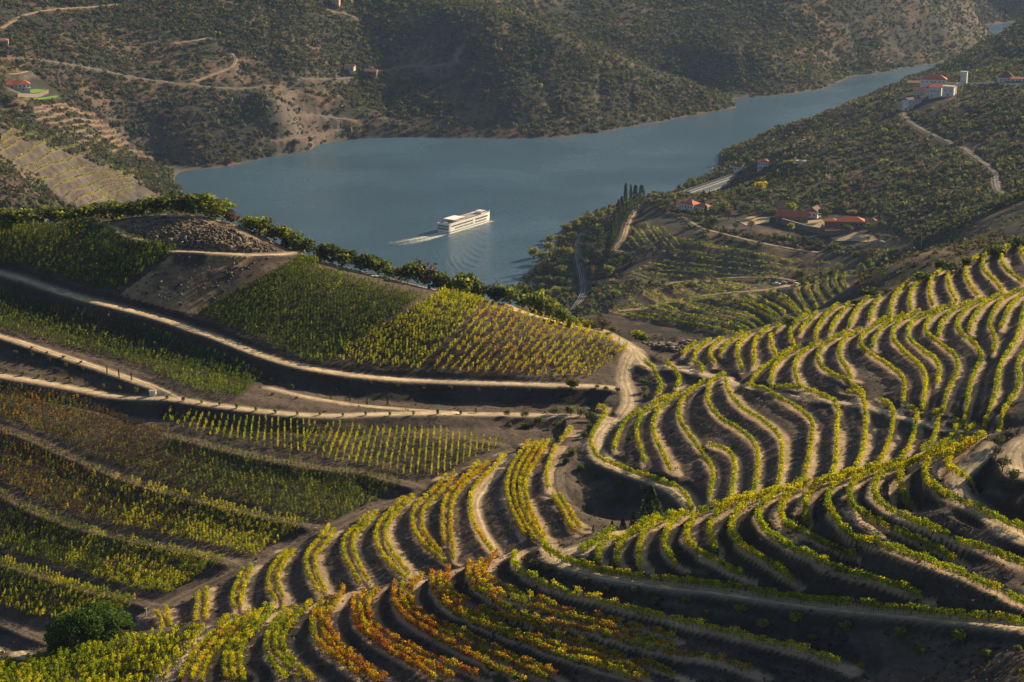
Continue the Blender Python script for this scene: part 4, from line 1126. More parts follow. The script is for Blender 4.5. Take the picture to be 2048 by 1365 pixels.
# hedge of bushes along the crest of the vineyard hill
many('f', '10,436,70,44 48,440,70,40 90,436,64,44 128,432,62,40 160,430,60,38 192,428,64,44 222,424,66,46 252,420,50,38 276,418,66,48,mid 308,416,60,44 338,412,66,52 372,410,74,60,mid 404,412,84,66,light 436,420,76,54,light 462,428,46,36,rust '
      '496,446,46,36,light 526,458,64,48 556,472,66,48 584,486,60,48,mid 612,496,52,44 598,500,30,26 646,502,44,48,dark 666,512,50,56,dark 698,526,56,46 730,538,56,54,dark 758,546,54,48 780,552,34,32,light 800,556,30,36,twig '
      '830,564,64,62 858,572,66,58,twig 880,578,50,50,dark 900,584,40,34,light 934,592,66,60 958,596,50,46,mid 990,602,48,50,dark 1018,610,56,52,mid 1046,616,66,64,dark 1074,628,66,66,light 1100,636,56,58,light 1124,648,44,44,mid 1146,656,36,30,light',
     'hedge_bush', 'edge', 'bush from the left in the dark hedge along the hill crest above the river', 'bush', 'bushes along the hill crest', ymin=560, ymax=720)
many('q5', '1640,712,90,66,light 1700,728,90,70,lime 1770,752,110,84,twig 1830,770,70,56,light 1975,806,110,92,lime 2012,812,50,40,dark', 'track_bush', 'light', 'bush from the left behind the pale crest track beside the stone heap', 'bush', 'bushes beside the stone heap', ymin=560, ymax=760)
# wood between the river and the railway
many('g7', '170,640,120,130,lime 240,660,130,120 300,590,130,130,lime 330,500,110,110 410,490,120,100 470,410,130,120,light 560,360,110,110,light 620,320,110,100,light 660,310,90,90,olive 520,460,100,90,lime 400,640,140,130 480,620,120,110,lime 470,700,90,90 330,760,140,120,olive '
     '250,790,110,100,edge 420,780,120,110 110,890,150,140,edge 200,880,120,110,edge 300,870,120,110 400,890,120,120 480,900,110,110 505,870,60,90,lime 380,980,120,120,lime 450,980,110,110,edge 470,1000,70,80 230,960,150,120,edge 300,1010,120,120,lime 150,980,150,130,edge 60,960,140,130,mid',
     'riverside_tree', 'light', 'tree from the left in the wood between the water and the railway', 'tree', 'trees between river and railway', trunk=True, ymin=900)
many('g7', '770,270,110,90,light 720,350,120,120,olive 790,330,100,100,rust 860,240,70,90,light 760,440,130,130 700,520,130,130 640,575,90,110 690,640,110,120 760,660,130,130,twig 830,640,120,130 770,580,110,120,olive 870,460,90,110,mid 650,690,50,66,lime 850,820,130,170,light 700,800,90,120,rust 760,825,110,90,rust 900,750,140,150 980,720,140,140 '
     '1050,700,140,140,mid 1000,660,130,120 1100,650,110,110,olive 1180,630,130,140,twig 1240,610,110,120,twig 920,820,60,70,rust 715,965,70,90,olive 910,1000,130,110,lime', 'hillock_tree', 'dark', 'tree from the left on the hillock inland of the railway', 'tree', 'trees inland of the railway', trunk=True, ymin=900)
many('g7', '940,365,66,270 1002,350,62,400 1050,268,44,310 1092,200,74,240 1150,130,80,170 968,265,54,200 905,475,64,280 878,615,64,290 845,655,62,230', 'cypress_tree', 'cypress', 'dark spire from the left in the cypress clump above the railway', 'cypress', 'cypresses above the railway', trunk=True, ymin=900)
many('g7', '1270,100,90,80,lime 1330,150,80,80,olive 1390,185,120,120,olive 1430,110,100,90,light', 'orchard_tree', 'olive', 'thin tree from the left between the cypresses and the long red-roofed house', 'tree', 'trees beside the long house', trunk=True, ymin=900)
plant('cypress_tree', 'cypress', 1411, 454, 12, 42, 'lone dark cypress on the bank in front of the long red-roofed house', 'cypress', None, True, ymin=900)
many('s5', '90,590,80,60 60,550,70,60,dark 170,570,80,70 240,580,100,90 340,570,110,100 420,530,120,100,light 350,630,90,66 460,590,110,120,rust 520,510,110,80 600,540,120,90 710,570,130,110 820,565,90,70 950,555,130,110,lime 520,665,80,60 780,745,60,50,light 1060,765,60,60,mid 965,760,40,60 950,700,76,100,lime 640,660,90,70,rust',
     'olive_tree', 'olive', 'tree from the left in the grove before the farm buildings', 'tree', 'grove in front of the farm', trunk=True, ymin=900)
many('s5', '1210,600,120,120,dark 1430,565,100,60,lime 1400,700,110,90,mid 1560,700,120,90,mid 1590,660,80,60,mid 1660,670,100,90,olive 1640,750,70,60 1190,810,60,60 1310,825,44,44 1550,880,50,60 1650,890,60,50 1560,770,44,60 1700,765,90,70 1770,780,80,70 1760,880,110,80,mid 1850,870,50,70,rust 1890,890,50,60,lime',
     'farm_tree', 'olive', 'tree from the left around the right-hand farm range and its sandy yard', 'tree', 'trees around the farm yard', trunk=True, ymin=900)
plant('autumn_tree', 'gold', 1521, 387, 37, 28, 'bright yellow autumn tree on the dark slope right of the bridge', 'tree', None, True, ymin=1300)
many('s5', '720,440,140,80 540,410,110,90,mid 630,290,90,80,olive 560,110,110,90,mid 500,150,90,90 600,180,90,120 470,120,80,90 190,350,70,90,light 240,330,60,60,light 330,290,70,50 400,260,80,60 950,175,100,60,lime 1260,370,60,40,lime 1375,350,80,40,lime 990,450,50,40,lime', 'bridge_tree', 'dark', 'tree from the left around the bridge and the small white houses', 'tree', 'trees around the bridge', trunk=True, ymin=1300)
# single trees in the middle distance
plant('pale_tree', 'olive', 1600, 562, 30, 40, 'tall pale tree beside the parked cars on the terraced spur', 'tree', None, True, ymin=800, ymax=1300)
plant('bushy_tree', 'light', 1576, 660, 36, 32, 'loose pale green tree at the foot of the terraced spur', 'tree', None, True, ymin=560, ymax=760)
many('g5', '420,660,200,112,dark 290,730,110,66,dark 560,625,110,70,twig 890,525,210,116,edge 1050,430,140,160,dark 1170,440,150,150,olive 1290,390,130,130,dark 1560,300,200,140,edge 1660,215,90,60,lime 1770,215,150,140,dark', 'ridge_bush', 'dark', 'dark bush from the left along the top of the right-hand vineyard hill', 'bush', 'bushes above the right-hand vineyard', ymin=560, ymax=760)
# tall umbrella pine in the left foreground
def stone_pine():
    p = spot(186, 1305, 318, 420)
    s = mpp(p)
    W, H = 205 * s, 112 * s
    rg = np.random.default_rng(91)
    root = empty('stone_pine', (p[0], p[1], p[2] - 1.5))
    tag(root, 'broad dark green umbrella pine below the yellow vines at lower left', 'pine tree')
    lumps = 74
    a = rg.uniform(0, 6.28, lumps); hh = rg.uniform(-.28, 1, lumps); r = np.sqrt(1 - hh ** 2) * rg.uniform(.75, 1, lumps)
    c = np.stack([np.cos(a) * r * .43, np.sin(a) * r * .43, .44 + .46 * hh + rg.normal(0, .03, lumps)], 1)
    rad = rg.uniform(.055, .14, lumps); c[:, :2] *= rg.uniform(.85, 1.12, (lumps, 1))
    n = 34000
    k = rg.integers(0, lumps, n); d = rg.normal(size=(n, 3)); d /= np.linalg.norm(d, axis=1)[:, None]
    d[:, 2] = d[:, 2] * .9 + .1
    q = (c[k] + d * (rad[k] * (.6 + .4 * rg.random(n)))[:, None]) * np.array([W, W, H])
    cols = np.array([G_PINE, G_DARK, G_MID * 1.1])[rg.choice(3, n, p=[.6, .22, .18])] * rg.uniform(.6, 1.4, (n, 1)) * rg.uniform(.75, 1.25, lumps)[k][:, None]
    v, qq, cc = leaves_mesh(q, .42, cols, rg=rg)
    link(bpy.data.objects.new('crown', mesh_np('crown', v, qq, mats=[FOL], colors=cc)), root)
    segs = [((0, 0, -1), (.3, .1, H * .42), .55, .42)]
    for i in range(14):
        t = c[rg.integers(0, lumps)] * np.array([W, W, H])
        segs.append(((.3, .1, H * rg.uniform(.3, .42)), tuple(t), .22, .06))
    v, qq = tube_mesh(segs)
    link(bpy.data.objects.new('trunk', mesh_np('trunk', v, qq, mats=[BARK], smooth=True)), root)
stone_pine()
# firs in the hollow behind the foreground spur
plant('fir_tree', 'fir', 1301, 1052, 62, 84, 'large dark fir in the shaded hollow behind the foreground spur', 'fir tree', None, True, ymin=345, ymax=460)
many('r2', '1610,545,44,80 1665,535,50,100 1552,548,36,62 1450,560,20,50', 'young_fir', 'fir', 'young fir from the left beside the large fir in the shaded hollow', 'fir tree', 'young firs in the hollow', trunk=True, ymin=340, ymax=460)
many('g3', '1580,790,170,115 1562,895,140,130 1625,1012,160,150 1720,1130,175,155', 'olive_tree', 'olive', 'small round olive tree from the top beside the pale track at right', 'olive tree', 'olives by the pale track', trunk=True, ymin=270, ymax=420)
# young trees and shrubs planted along tracks and banks
many('h2', '42,308,26,30 137,326,34,36 230,338,30,32 325,356,30,34 418,366,32,36 507,386,26,30 605,400,26,32 700,414,30,36 795,430,40,46 890,446,26,30 980,462,28,30 1075,476,30,34 1180,490,24,28 1285,502,28,34 1385,518,30,36 1500,534,28,36 1612,548,28,38 1738,560,24,36 1872,560,20,34 2008,566,20,34',
     'olive_sapling', 'sapling', 'olive sapling from the left along the middle pale track on the left hillside', 'sapling', 'saplings along the middle track', ymin=400, ymax=720)
many('h3', '385,562,24,40 527,562,22,34 663,560,22,38 808,556,26,46 943,556,22,38 1030,548,28,46', 'olive_sapling', 'sapling', 'olive sapling from the left on the right half of the middle pale track', 'sapling', 'saplings along the middle track, right half', ymin=400, ymax=720)
many('h2', '92,204,28,34 190,218,28,30 290,248,30,40 385,278,30,38 485,298,28,28 185,170,24,18 275,198,24,18 372,224,30,20 475,254,26,20 1590,362,32,28 1710,406,30,38 1595,444,32,26 1735,466,26,22', 'bank_shrub', 'olive', 'small shrub from the left on the dark banks of the left hillside', 'shrub', 'shrubs on the left-hand banks', ymin=400, ymax=720)
many('h2', '627,320,12,54 697,348,13,62 770,358,12,62', 'young_cypress', 'cypress', 'thin young cypress from the left beside the second pale track', 'cypress', 'young cypresses by the second track', ymin=400, ymax=720)
many('h3', '182,464,12,48 292,474,13,48 392,494,12,44 513,502,16,58', 'young_cypress', 'cypress', 'thin young cypress from the left on the narrow track under the green block', 'cypress', 'young cypresses by the narrow track', ymin=400, ymax=720)
many('h3', '415,380,30,34 570,394,32,40 725,410,28,26 880,408,30,30 1045,420,28,26 1198,412,28,36 1340,418,30,24 1475,444,24,22', 'bank_shrub', 'olive', 'small shrub from the left on the long dark bank under the golden rows', 'shrub', 'shrubs on the long dark bank', ymin=400, ymax=720)
many('h3', '1215,564,50,50 1315,574,56,56 1395,604,60,46,mid 1485,556,66,58 1580,556,80,76,mid 1650,566,70,64 1705,596,110,70 1500,634,74,54 1315,634,60,40,mid 1230,634,36,40 1600,398,106,74,mid 1690,644,50,44 1662,694,50,56,mid 1590,794,60,50,mid 1560,844,60,50,mid 1640,880,60,40,mid 1740,400,40,26 1790,410,40,26,mid 1860,425,44,40',
     'olive_bush', 'olive', 'round olive bush from the left around the junction of the pale tracks', 'bush', 'bushes around the track junction', ymin=400, ymax=720)
many('g1', '490,175,75,56 492,250,90,70 500,310,70,60', 'olive_bush', 'olive', 'grey-green bush from the top in the hollow under the small terraces', 'bush', 'bushes under the small terraces', ymin=400, ymax=720)
many('r2', '1395,36,44,40 1342,128,60,44 1300,184,54,40 1385,224,60,44 1465,264,44,34 1585,300,54,40 1372,288,30,26 1465,332,34,28 1587,378,62,42 1715,350,60,60,twig 1640,60,40,30 1260,60,40,40', 'hollow_shrub', 'mid', 'shrub from the left on the shaded slope below the winding track', 'shrub', 'shrubs below the winding track', ymin=345, ymax=560)
many('r2', '1130,740,70,56 1200,772,60,50 1280,812,64,52 1415,832,64,52 1530,884,72,56 1680,884,66,54 1790,942,64,54', 'bank_shrub', 'olive', 'round shrub from the left on the dark bank below the fenced track, left half', 'shrub', 'shrubs below the fenced track, left half', ymin=230, ymax=330)
many('r3', '65,944,70,62 180,1000,50,40 360,988,84,62 480,1064,72,56 660,1034,92,72 745,1134,70,40 925,1086,80,76 1225,1120,92,76 1325,1208,66,54 1535,1136,100,80 1685,1226,66,56 1860,1206,56,60 1885,1330,60,60 1010,1296,44,50,lime', 'bank_shrub', 'light', 'round shrub from the left on the dark bank below the fenced track, right half', 'shrub', 'shrubs below the fenced track, right half', ymin=225, ymax=330)
print('trees', time.time() - T00)
build_vines()
print('vines built', time.time() - T00)
# ---------------------------------------------------------------- scrub on the far slopes
def scrub_mesh(n, seed, ymin, ymax, xr, keep, smin, smax, nl, cols, wts):
    rg = np.random.default_rng(seed)
    X = rg.uniform(xr[0], xr[1], n)
    y = np.exp(rg.uniform(math.log(ymin), math.log(ymax), n))
    x = X * y
    z = ground(x, y)
    ok = seen(x, y, z)
    x, y, z = x[ok], y[ok], z[ok]
    ok = keep(x, y, z, rg)
    x, y, z = x[ok], y[ok], z[ok]
    m = len(x)
    s = rg.uniform(smin, smax, m) * (1 + .5 * (rg.random(m) < .12))
    cc = np.array(cols)[rg.choice(len(cols), m, p=np.array(wts) / sum(wts))] * rg.uniform(.75, 1.3, (m, 1))
    d = rg.normal(size=(m, nl, 3)); d /= np.linalg.norm(d, axis=2)[..., None]
    d[..., 2] = np.abs(d[..., 2]) * 1.1
    r = rg.uniform(.25, .55, (m, nl, 1)) * s[:, None, None]
    c = np.stack([x, y, z - .1 * s], 1)[:, None] + d * r + rg.normal(0, .1, (m, 1, 3)) * s[:, None, None]
    col = np.repeat(cc, nl, 0) * rg.uniform(.7, 1.35, (m * nl, 1))
    v, q, co = leaves_mesh(c.reshape(-1, 3), np.repeat(s * (.46 if nl > 5 else .6), nl), col, rg=rg)
    return v, q, co, m
def clear(G, x, y): return grid_at(G, x, y)
def keep_far(x, y, z, rg):
    dn = fbm(x / 60, y / 60, 5, 3) * .6 + fbm(x / 200, y / 200, 15, 2) * .6
    u = (x / y)
    p, dep = project(np.c_[x, y, z])
    olive_rows = 0
    ok = (z > 1.2) & (rg.random(len(x)) < .42 + .6 * sstep(-.35, .3, dn)) & (clear(TRK, x, y) < .1) & (clear(BENCH, x, y) < .2)
    ok &= ~NOSCRUB(p[:, 0], p[:, 1], y)
    return ok
BARE = [(path('f 0,262 120,300 240,345 320,395 250,410 130,415 60,330 0,318'), 1550, 1950),           # knoll with terraces
        (path('f 1440,432 1560,452 1640,470 1760,455 1840,490 1830,520 1740,500 1600,480 1500,468 1430,455'), 1300, 1700),   # farm yard
        (path('f 1250,395 1290,400 1420,480 1600,500 1740,520 1720,545 1500,562 1240,560 1200,520'), 1250, 1720),            # vineyard under the farm
        (path('f 1190,600 1500,560 1700,545 1730,600 1480,690 1210,660'), 780, 1240),
        (path('s7 60,640 440,640 620,820 770,930 720,1010 200,1010 60,900'), 1800, 2400),
        (path('s5 480,560 800,540 830,520 1120,520 1230,540 1640,560 1650,800 1250,800 880,640 520,660'), 1200, 1800),
        (path('g7 590,390 650,390 610,460 605,560 650,760 700,880 690,1000 610,1070 480,1130 490,1060 555,960 555,760 520,600 530,480'), 1150, 1800),
        (path('f 1800,195 1830,160 1920,165 1920,200 1840,225 1790,220'), 1900, 2200)]
def NOSCRUB(u, v, y):
    m = np.zeros(len(u), bool)
    for poly, a, b in BARE: m |= in_poly(u, v, poly) & (y > a) & (y < b)
    return m
def add_scrub(name, label, parts):
    vs, qs, cs, n = [], [], [], 0
    for v, q, c, m in parts:
        vs.append(v); qs.append(q + n); cs.append(c); n += len(v)
    o = link(bpy.data.objects.new(name, mesh_np(name, np.vstack(vs), np.vstack(qs), mats=[FOL], colors=np.vstack(cs))))
    tag(o, label, 'scrub', kind='stuff')
    return o
SC = [G_DARK * .8, G_MID * .65, G_OLIVE * .8, G_TWIG * .8, G_LIGHT * .6, G_RUST * .5]
add_scrub('hillside_scrub', 'dense olive green scrub and small trees covering the slopes beyond and beside the river', [
    scrub_mesh(150000, 301, 1300, 3900, (-.28, .28), keep_far, 2.8, 6.5, 16, SC, [4.5, 3.2, 2.8, 2.6, 1.2, .8]),
    scrub_mesh(110000, 305, 2350, 3900, (-.28, .28), keep_far, 2.6, 6.0, 12, SC, [5, 4, 2.5, 1.5, 1.0, .4]),
    scrub_mesh(150000, 303, 1300, 3900, (-.28, .28), keep_far, 1.3, 2.8, 4, SC, [4, 3, 3, 3, 1, 1])])
def keep_mid(x, y, z, rg):
    p, dep = project(np.c_[x, y, z])
    dn = fbm(x / 25, y / 25, 45, 3)
    return (z > 1) & (clear(TRK, x, y) < .1) & (clear(BENCH, x, y) < .2) & ~NOSCRUB(p[:, 0], p[:, 1], y) & (rg.random(len(x)) < .35 + .6 * sstep(-.3, .3, dn)) & ((y > 720) | ((x / y > .1) & (y > 650)))
add_scrub('valley_scrub', 'low brown and green scrub on the slopes behind the vineyard hills', [
    scrub_mesh(30000, 311, 640, 1320, (-.29, .29), keep_mid, 1.2, 3.2, 14, SC, [3, 3, 3, 3, 1.4, 1.6])])
# dry grass and weeds on the near banks
def keep_bank(x, y, z, rg):
    b = clear(BENCH, x, y); sl = grid_at(slope[..., 0], x, y)
    dn = fbm(x / 9, y / 9, 85, 3)
    return (clear(TRK, x, y) < .3) & (rg.random(len(x)) < .25 + .6 * sstep(-.2, .4, dn)) & (rg.random(len(x)) < np.where(b > .4, .12, .8))
WEED = [np.array((.060, .048, .034)), np.array((.042, .034, .027)), np.array((.036, .042, .016)), np.array((.095, .072, .042))]
add_scrub('bank_grass', 'dry grass and weeds on the dark terrace banks of the near hills', [
    scrub_mesh(110000, 321, 232, 700, (-.28, .28), keep_bank, .25, .8, 3, WEED, [4, 4, 1.6, 1.4])])
print('scrub', time.time() - T00)
# ---------------------------------------------------------------- buildings, bridge, walls, vehicles
WHITE = plain('white_render', (.62, .60, .56), .85, .10, .4, .1); CREAM = plain('cream_render', (.50, .44, .35), .85, .12, .4); PINK = plain('pink_render', (.48, .30, .22), .85, .12, .4)
STONE = plain('schist_wall', (.17, .13, .105), .95, .35, .9, .5); TILE = plain('red_tiles', (.50, .125, .055), .8, .22, .8, .3); TILE2 = plain('worn_tiles', (.42, .17, .09), .85, .25, .8, .3); BROWNT = plain('brown_tiles', (.15, .095, .070), .9, .25, .8, .3)
GLASS = plain('window_glass', (.02, .025, .03), .15, .1, 1.0, spec=.6); WOODM = plain('painted_door', (.08, .05, .035), .6, .2, 2.0)
STEEL = plain('grey_steel', (.46, .52, .55), .5, .12, 2.0); CONC = plain('pale_concrete', (.36, .32, .27), .9, .15, .5, .2); RUSTY = plain('rusty_pole', (.10, .085, .07), .8, .2, 3.0)
def box_geo(x0, x1, y0, y1, z0, z1):
    v = [(x, y, z) for z in (z0, z1) for y in (y0, y1) for x in (x0, x1)]
    q = [(0, 2, 3, 1), (4, 5, 7, 6), (0, 1, 5, 4), (1, 3, 7, 5), (3, 2, 6, 7), (2, 0, 4, 6)]
    return v, q
class Geo:
    def __init__(s): s.v, s.f = [], []
    def add(s, v, f):
        n = len(s.v); s.v += [tuple(p) for p in v]; s.f += [tuple(i + n for i in q) for q in f]; return s
    def box(s, *a): return s.add(*box_geo(*a))
    def bar(s, p0, p1, w, h=None):
        h = w if h is None else h
        p0, p1 = Vector(p0), Vector(p1); ax = (p1 - p0).normalized()
        up = Vector((0, 0, 1)) if abs(ax.z) < .95 else Vector((1, 0, 0))
        a = ax.cross(up).normalized() * w / 2; b = a.cross(ax).normalized() * h / 2
        v = [p + i * a + j * b for p in (p0, p1) for i, j in ((-1, -1), (1, -1), (1, 1), (-1, 1))]
        return s.add(v, [(0, 1, 2, 3), (7, 6, 5, 4), (0, 4, 5, 1), (1, 5, 6, 2), (2, 6, 7, 3), (3, 7, 4, 0)])
    def build(s, name, mat, parent=None, loc=(0, 0, 0), rz=0.0, smooth=False):
        me = bpy.data.meshes.new(name); me.from_pydata(s.v, [], s.f); me.materials.append(mat)
        bm = bmesh.new(); bm.from_mesh(me); bmesh.ops.recalc_face_normals(bm, faces=bm.faces); bm.to_mesh(me); bm.free()
        if smooth:
            for p in me.polygons: p.use_smooth = True
        o = bpy.data.objects.new(name, me); link(o, parent); o.location = loc; o.rotation_euler = (0, 0, rz)
        return o
def roof_geo(a, b, z, rise, kind, over=.5, thick=.25):
    """hip or gable roof over an a x b plan, ridge along x"""
    X, Y = a / 2 + over, b / 2 + over
    g = Geo()
    if kind == 'flat':
        return g.box(-X, X, -Y, Y, z, z + thick)
    i = min(Y, X * .9) if kind == 'hip' else 0
    base = [(-X, -Y, z), (X, -Y, z), (X, Y, z), (-X, Y, z)]
    low = [(x, y, z - thick) for x, y, _ in base]
    ridge = [(-X + i, 0, z + rise), (X - i, 0, z + rise)]
    v = base + low + ridge
    f = [(0, 1, 9, 8), (2, 3, 8, 9), (1, 2, 9), (3, 0, 8), (4, 5, 1, 0), (5, 6, 2, 1), (6, 7, 3, 2), (7, 4, 0, 3), (7, 6, 5, 4)]
    return g.add(v, f)
def house(name, u, v, a, b, h, rz, roof, rise, wall_m, roof_m, label, wins=(), doors=(), chim=(), ymin=1000, ymax=1e9, extra=None, cat='house', lift=0.0, storeys=1):
    """wins: list of (face, offset along the face, sill height, width, height); faces f(ront) r(ight) l(eft) b(ack)"""
    p = spot(u, v, ymin, ymax)
    if p is None: return None
    root = empty(name, (p[0], p[1], p[2] + lift), R_(rz))
    tag(root, label, cat)
    Geo().box(-a / 2, a / 2, -b / 2, b / 2, -4, h).build('wall', wall_m, root)
    g = roof_geo(a, b, h + .26, rise, roof)
    rf = g.build('roof', roof_m, root)
    if roof == 'gable':
        gg = Geo()
        for sx in (-1, 1):
            x = sx * (a / 2 - .02)
            gg.add([(x, -b / 2, h), (x, b / 2, h), (x, 0, h + rise * .97), (x - sx * .3, -b / 2, h), (x - sx * .3, b / 2, h), (x - sx * .3, 0, h + rise * .97)], [(0, 1, 2), (5, 4, 3), (0, 3, 4, 1), (1, 4, 5, 2), (2, 5, 3, 0)])
        gg.build('gable', wall_m, root)
    for (cx, cy, ch) in chim:
        Geo().box(cx - .5, cx + .5, cy - .4, cy + .4, h, h + ch).build('chimney', wall_m, rf)
    def onface(fc, o, z0, w, hh, d=.06):
        if fc == 'f': return (o - w / 2, o + w / 2, -b / 2 - d, -b / 2 + .1, z0, z0 + hh)
        if fc == 'b': return (o - w / 2, o + w / 2, b / 2 - .1, b / 2 + d, z0, z0 + hh)
        if fc == 'r': return (a / 2 - .1, a / 2 + d, o - w / 2, o + w / 2, z0, z0 + hh)
        return (-a / 2 - d, -a / 2 + .1, o - w / 2, o + w / 2, z0, z0 + hh)
    for wd in wins: Geo().box(*onface(*wd)).build('window', GLASS, root)
    for wd in doors: Geo().box(*onface(*wd)).build('door', WOODM, root)
    if extra: extra(root)
    return root
def wrow(face, n, span, z, w=1.1, h=1.5, c=0.0): return [(face, c + (i - (n - 1) / 2) * span / max(n - 1, 1), z, w, h) for i in range(n)]
# long house at the bridge head
def long_wing(root):
    Geo().box(5.5, 17.5, -2.0, 6.0, -4, 4.2).build('wing', WHITE, root)
    r = roof_geo(12, 8, 4.45, 2.4, 'hip'); r.v = [(x + 11.5, y + 2.0, z) for x, y, z in r.v]; r.build('wing_roof', TILE2, root)
    for i in range(4): Geo().box(7 + i * 2.7, 8 + i * 2.7, -2.06, -1.9, 1.2, 2.8).build('window', GLASS, root)
house('long_house', *path('s5 160,512')[0], 12, 11, 5.4, -38, 'hip', 3.2, WHITE, TILE, 'long white house with red hipped roof and lower wing beside the railway bridge', wrow('f', 4, 8.5, 2.6) + wrow('r', 3, 7, 2.6, 1.3, 1.8), [('f', 0, -.5, 1.3, 2.2)], [(2, 0, 3.4)], extra=long_wing)
house('station_house', *path('s5 540,205')[0], 8.5, 6, 4.4, -32, 'gable', 2.6, WHITE, BROWNT, 'small white gabled station house with dark roof at the far bridge end', wrow('f', 2, 4, 1.4) + wrow('r', 1, 0, 1.4), [('r', 1.5, 0, 1.1, 2.2)], [(-3.4, 0, 4.0)], ymin=1500)
def back_wing(root):
    Geo().box(5, 11.5, 0, 7, -4, 4.6).build('wing', WHITE, root)
    Geo().box(4.9, 11.7, -.2, 7.2, 4.6, 5.0).build('wing_parapet', CONC, root)
    for i in range(3): Geo().box(6 + i * 1.9, 6.9 + i * 1.9, -.06, .1, 1.6, 3.2).build('window', GLASS, root)
house('white_villa', *path('s5 735,185')[0], 10, 9, 6.6, -14, 'hip', 2.6, WHITE, TILE, 'two-storey white villa with red hipped roof above the bridge inlet', wrow('f', 4, 7, 3.9, 1.0, 1.7) + wrow('f', 3, 5.4, .6, 1.1, 1.8, 1.0) + wrow('r', 2, 4, 3.9), [('f', -3.6, 0, 1.2, 2.2)], [(3, 1, 2.6)], extra=back_wing, ymin=1400)
house('white_shed', *path('s5 1035,158')[0], 9, 6, 3.6, -10, 'flat', 0, WHITE, CONC, 'small white flat-roofed shed on the slope right of the white villa', wrow('f', 2, 4, 1.2, 1.0, 1.2), [('f', 3.4, 0, 1.1, 2.2)], ymin=1400)
house('brown_barn', *path('s5 900,530')[0], 14, 12, 3.6, 8, 'gable', 5.2, WHITE, BROWNT, 'white barn with a big brown tiled roof behind the farm range', wrow('f', 3, 9, 1.2), [('f', 3, 0, 1.8, 2.6)], ymin=1300)
house('gable_barn', *path('s5 1135,570')[0], 11, 9, 5.6, 62, 'gable', 3.4, WHITE, BROWNT, 'white barn with its pointed gable turned to the farm yard', wrow('l', 2, 4, 2), [('f', 0, 0, 1.6, 2.4)], ymin=1300)
house('farm_range', *path('s5 960,605')[0], 26, 10, 5.0, -8, 'gable', 3.8, STONE, TILE, 'long stone farm building with red gabled roof left of the yard', wrow('f', 6, 20, 1.6, 1.0, 1.4) + wrow('l', 2, 4, 1.8, .9, 1.5), [('f', 4, 0, 2.2, 2.8)], [(6, 1, 3.0)], cat='farm building')
def farm_wings(root):
    Geo().box(-21, -11, -1, 6, -4, 3.6).build('wing', STONE, root)
    r = roof_geo(11, 8, 3.85, 2.0, 'hip'); r.v = [(x - 16, y + 2.5, z) for x, y, z in r.v]; r.build('wing_roof', TILE, root)
    Geo().box(11, 21, -6, 3, -4, 4.2).build('corner_pavilion', STONE, root)
    r = roof_geo(10, 9, 4.45, 3.2, 'hip'); r.v = [(x + 16, y - 1.5, z) for x, y, z in r.v]; r.build('pavilion_roof', TILE2, root)
house('farm_house', *path('s5 1425,640')[0], 21, 12, 4.4, -6, 'hip', 3.4, STONE, TILE, 'rambling farmhouse with several red hipped roofs on the right of the yard', wrow('f', 5, 16, 1.4, 1.1, 1.6), [('f', -2, 0, 2.0, 2.6)], [(-4, 0, 3.4), (6, 1, 3.2)], extra=farm_wings, cat='farmhouse')
def wall_run(name, label, pts, h, w, mat, cap=None, **kw):
    """a wall following the ground between picture points"""
    P = [spot(*q, **kw) for q in pts]; P = np.array([q for q in P if q is not None])
    P = resample(P, step=4.0); z = ground(P[:, 0], P[:, 1]); o0 = np.array([P[0, 0], P[0, 1], z[0]])
    t = np.gradient(P[:, :2], axis=0); t /= np.linalg.norm(t, axis=1)[:, None] + 1e-9; n = np.stack([-t[:, 1], t[:, 0]], 1) * w / 2
    top = smooth1(z, 9) + h
    v = []
    for i in range(len(P)):
        for s, zz in ((-1, z[i] - 2), (1, z[i] - 2), (1, top[i]), (-1, top[i])): v.append((P[i, 0] + s * n[i, 0] - o0[0], P[i, 1] + s * n[i, 1] - o0[1], zz - o0[2]))
    f = [(i * 4 + k, i * 4 + (k + 1) % 4, i * 4 + 4 + (k + 1) % 4, i * 4 + 4 + k) for i in range(len(P) - 1) for k in range(4)] + [(3, 2, 1, 0), tuple(len(P) * 4 - 4 + k for k in range(4))]
    root = empty(name, tuple(o0)); tag(root, label, 'wall')
    Geo().add(v, f).build('masonry', mat, root)
    if cap:
        v = []
        for i in range(len(P)):
            for s, dz in ((-1.3, 0), (1.3, 0), (1.3, .3), (-1.3, .3)): v.append((P[i, 0] + s * n[i, 0] - o0[0], P[i, 1] + s * n[i, 1] - o0[1], top[i] + dz + .004 - o0[2]))
        Geo().add(v, f).build('coping', cap, root)
    return root
wall_run('yard_wall', 'tall stone wall with pale coping along the near side of the farm yard', path('s5 885,625 980,655 1080,680 1185,702'), 4.6, .8, STONE, CONC)
wall_run('yard_wall', 'lower brown stone wall between the gate pier and the farmhouse', path('s5 1215,715 1290,712 1370,704 1450,690'), 3.6, .8, STONE, TILE2)
def gate_pier():
    p = spot(*path('s5 1200,712')[0]); root = empty('gate_pier', tuple(p)); tag(root, 'stone gate pier with pyramid cap at the corner of the farm yard walls', 'gate pier')
    Geo().box(-1.5, 1.5, -1.5, 1.5, -2, 6.2).build('shaft', STONE, root)
    Geo().add([(-1.9, -1.9, 6.2), (1.9, -1.9, 6.2), (1.9, 1.9, 6.2), (-1.9, 1.9, 6.2), (0, 0, 9.4)], [(0, 1, 4), (1, 2, 4), (2, 3, 4), (3, 0, 4), (3, 2, 1, 0)]).build('cap', TILE2, root)
gate_pier()
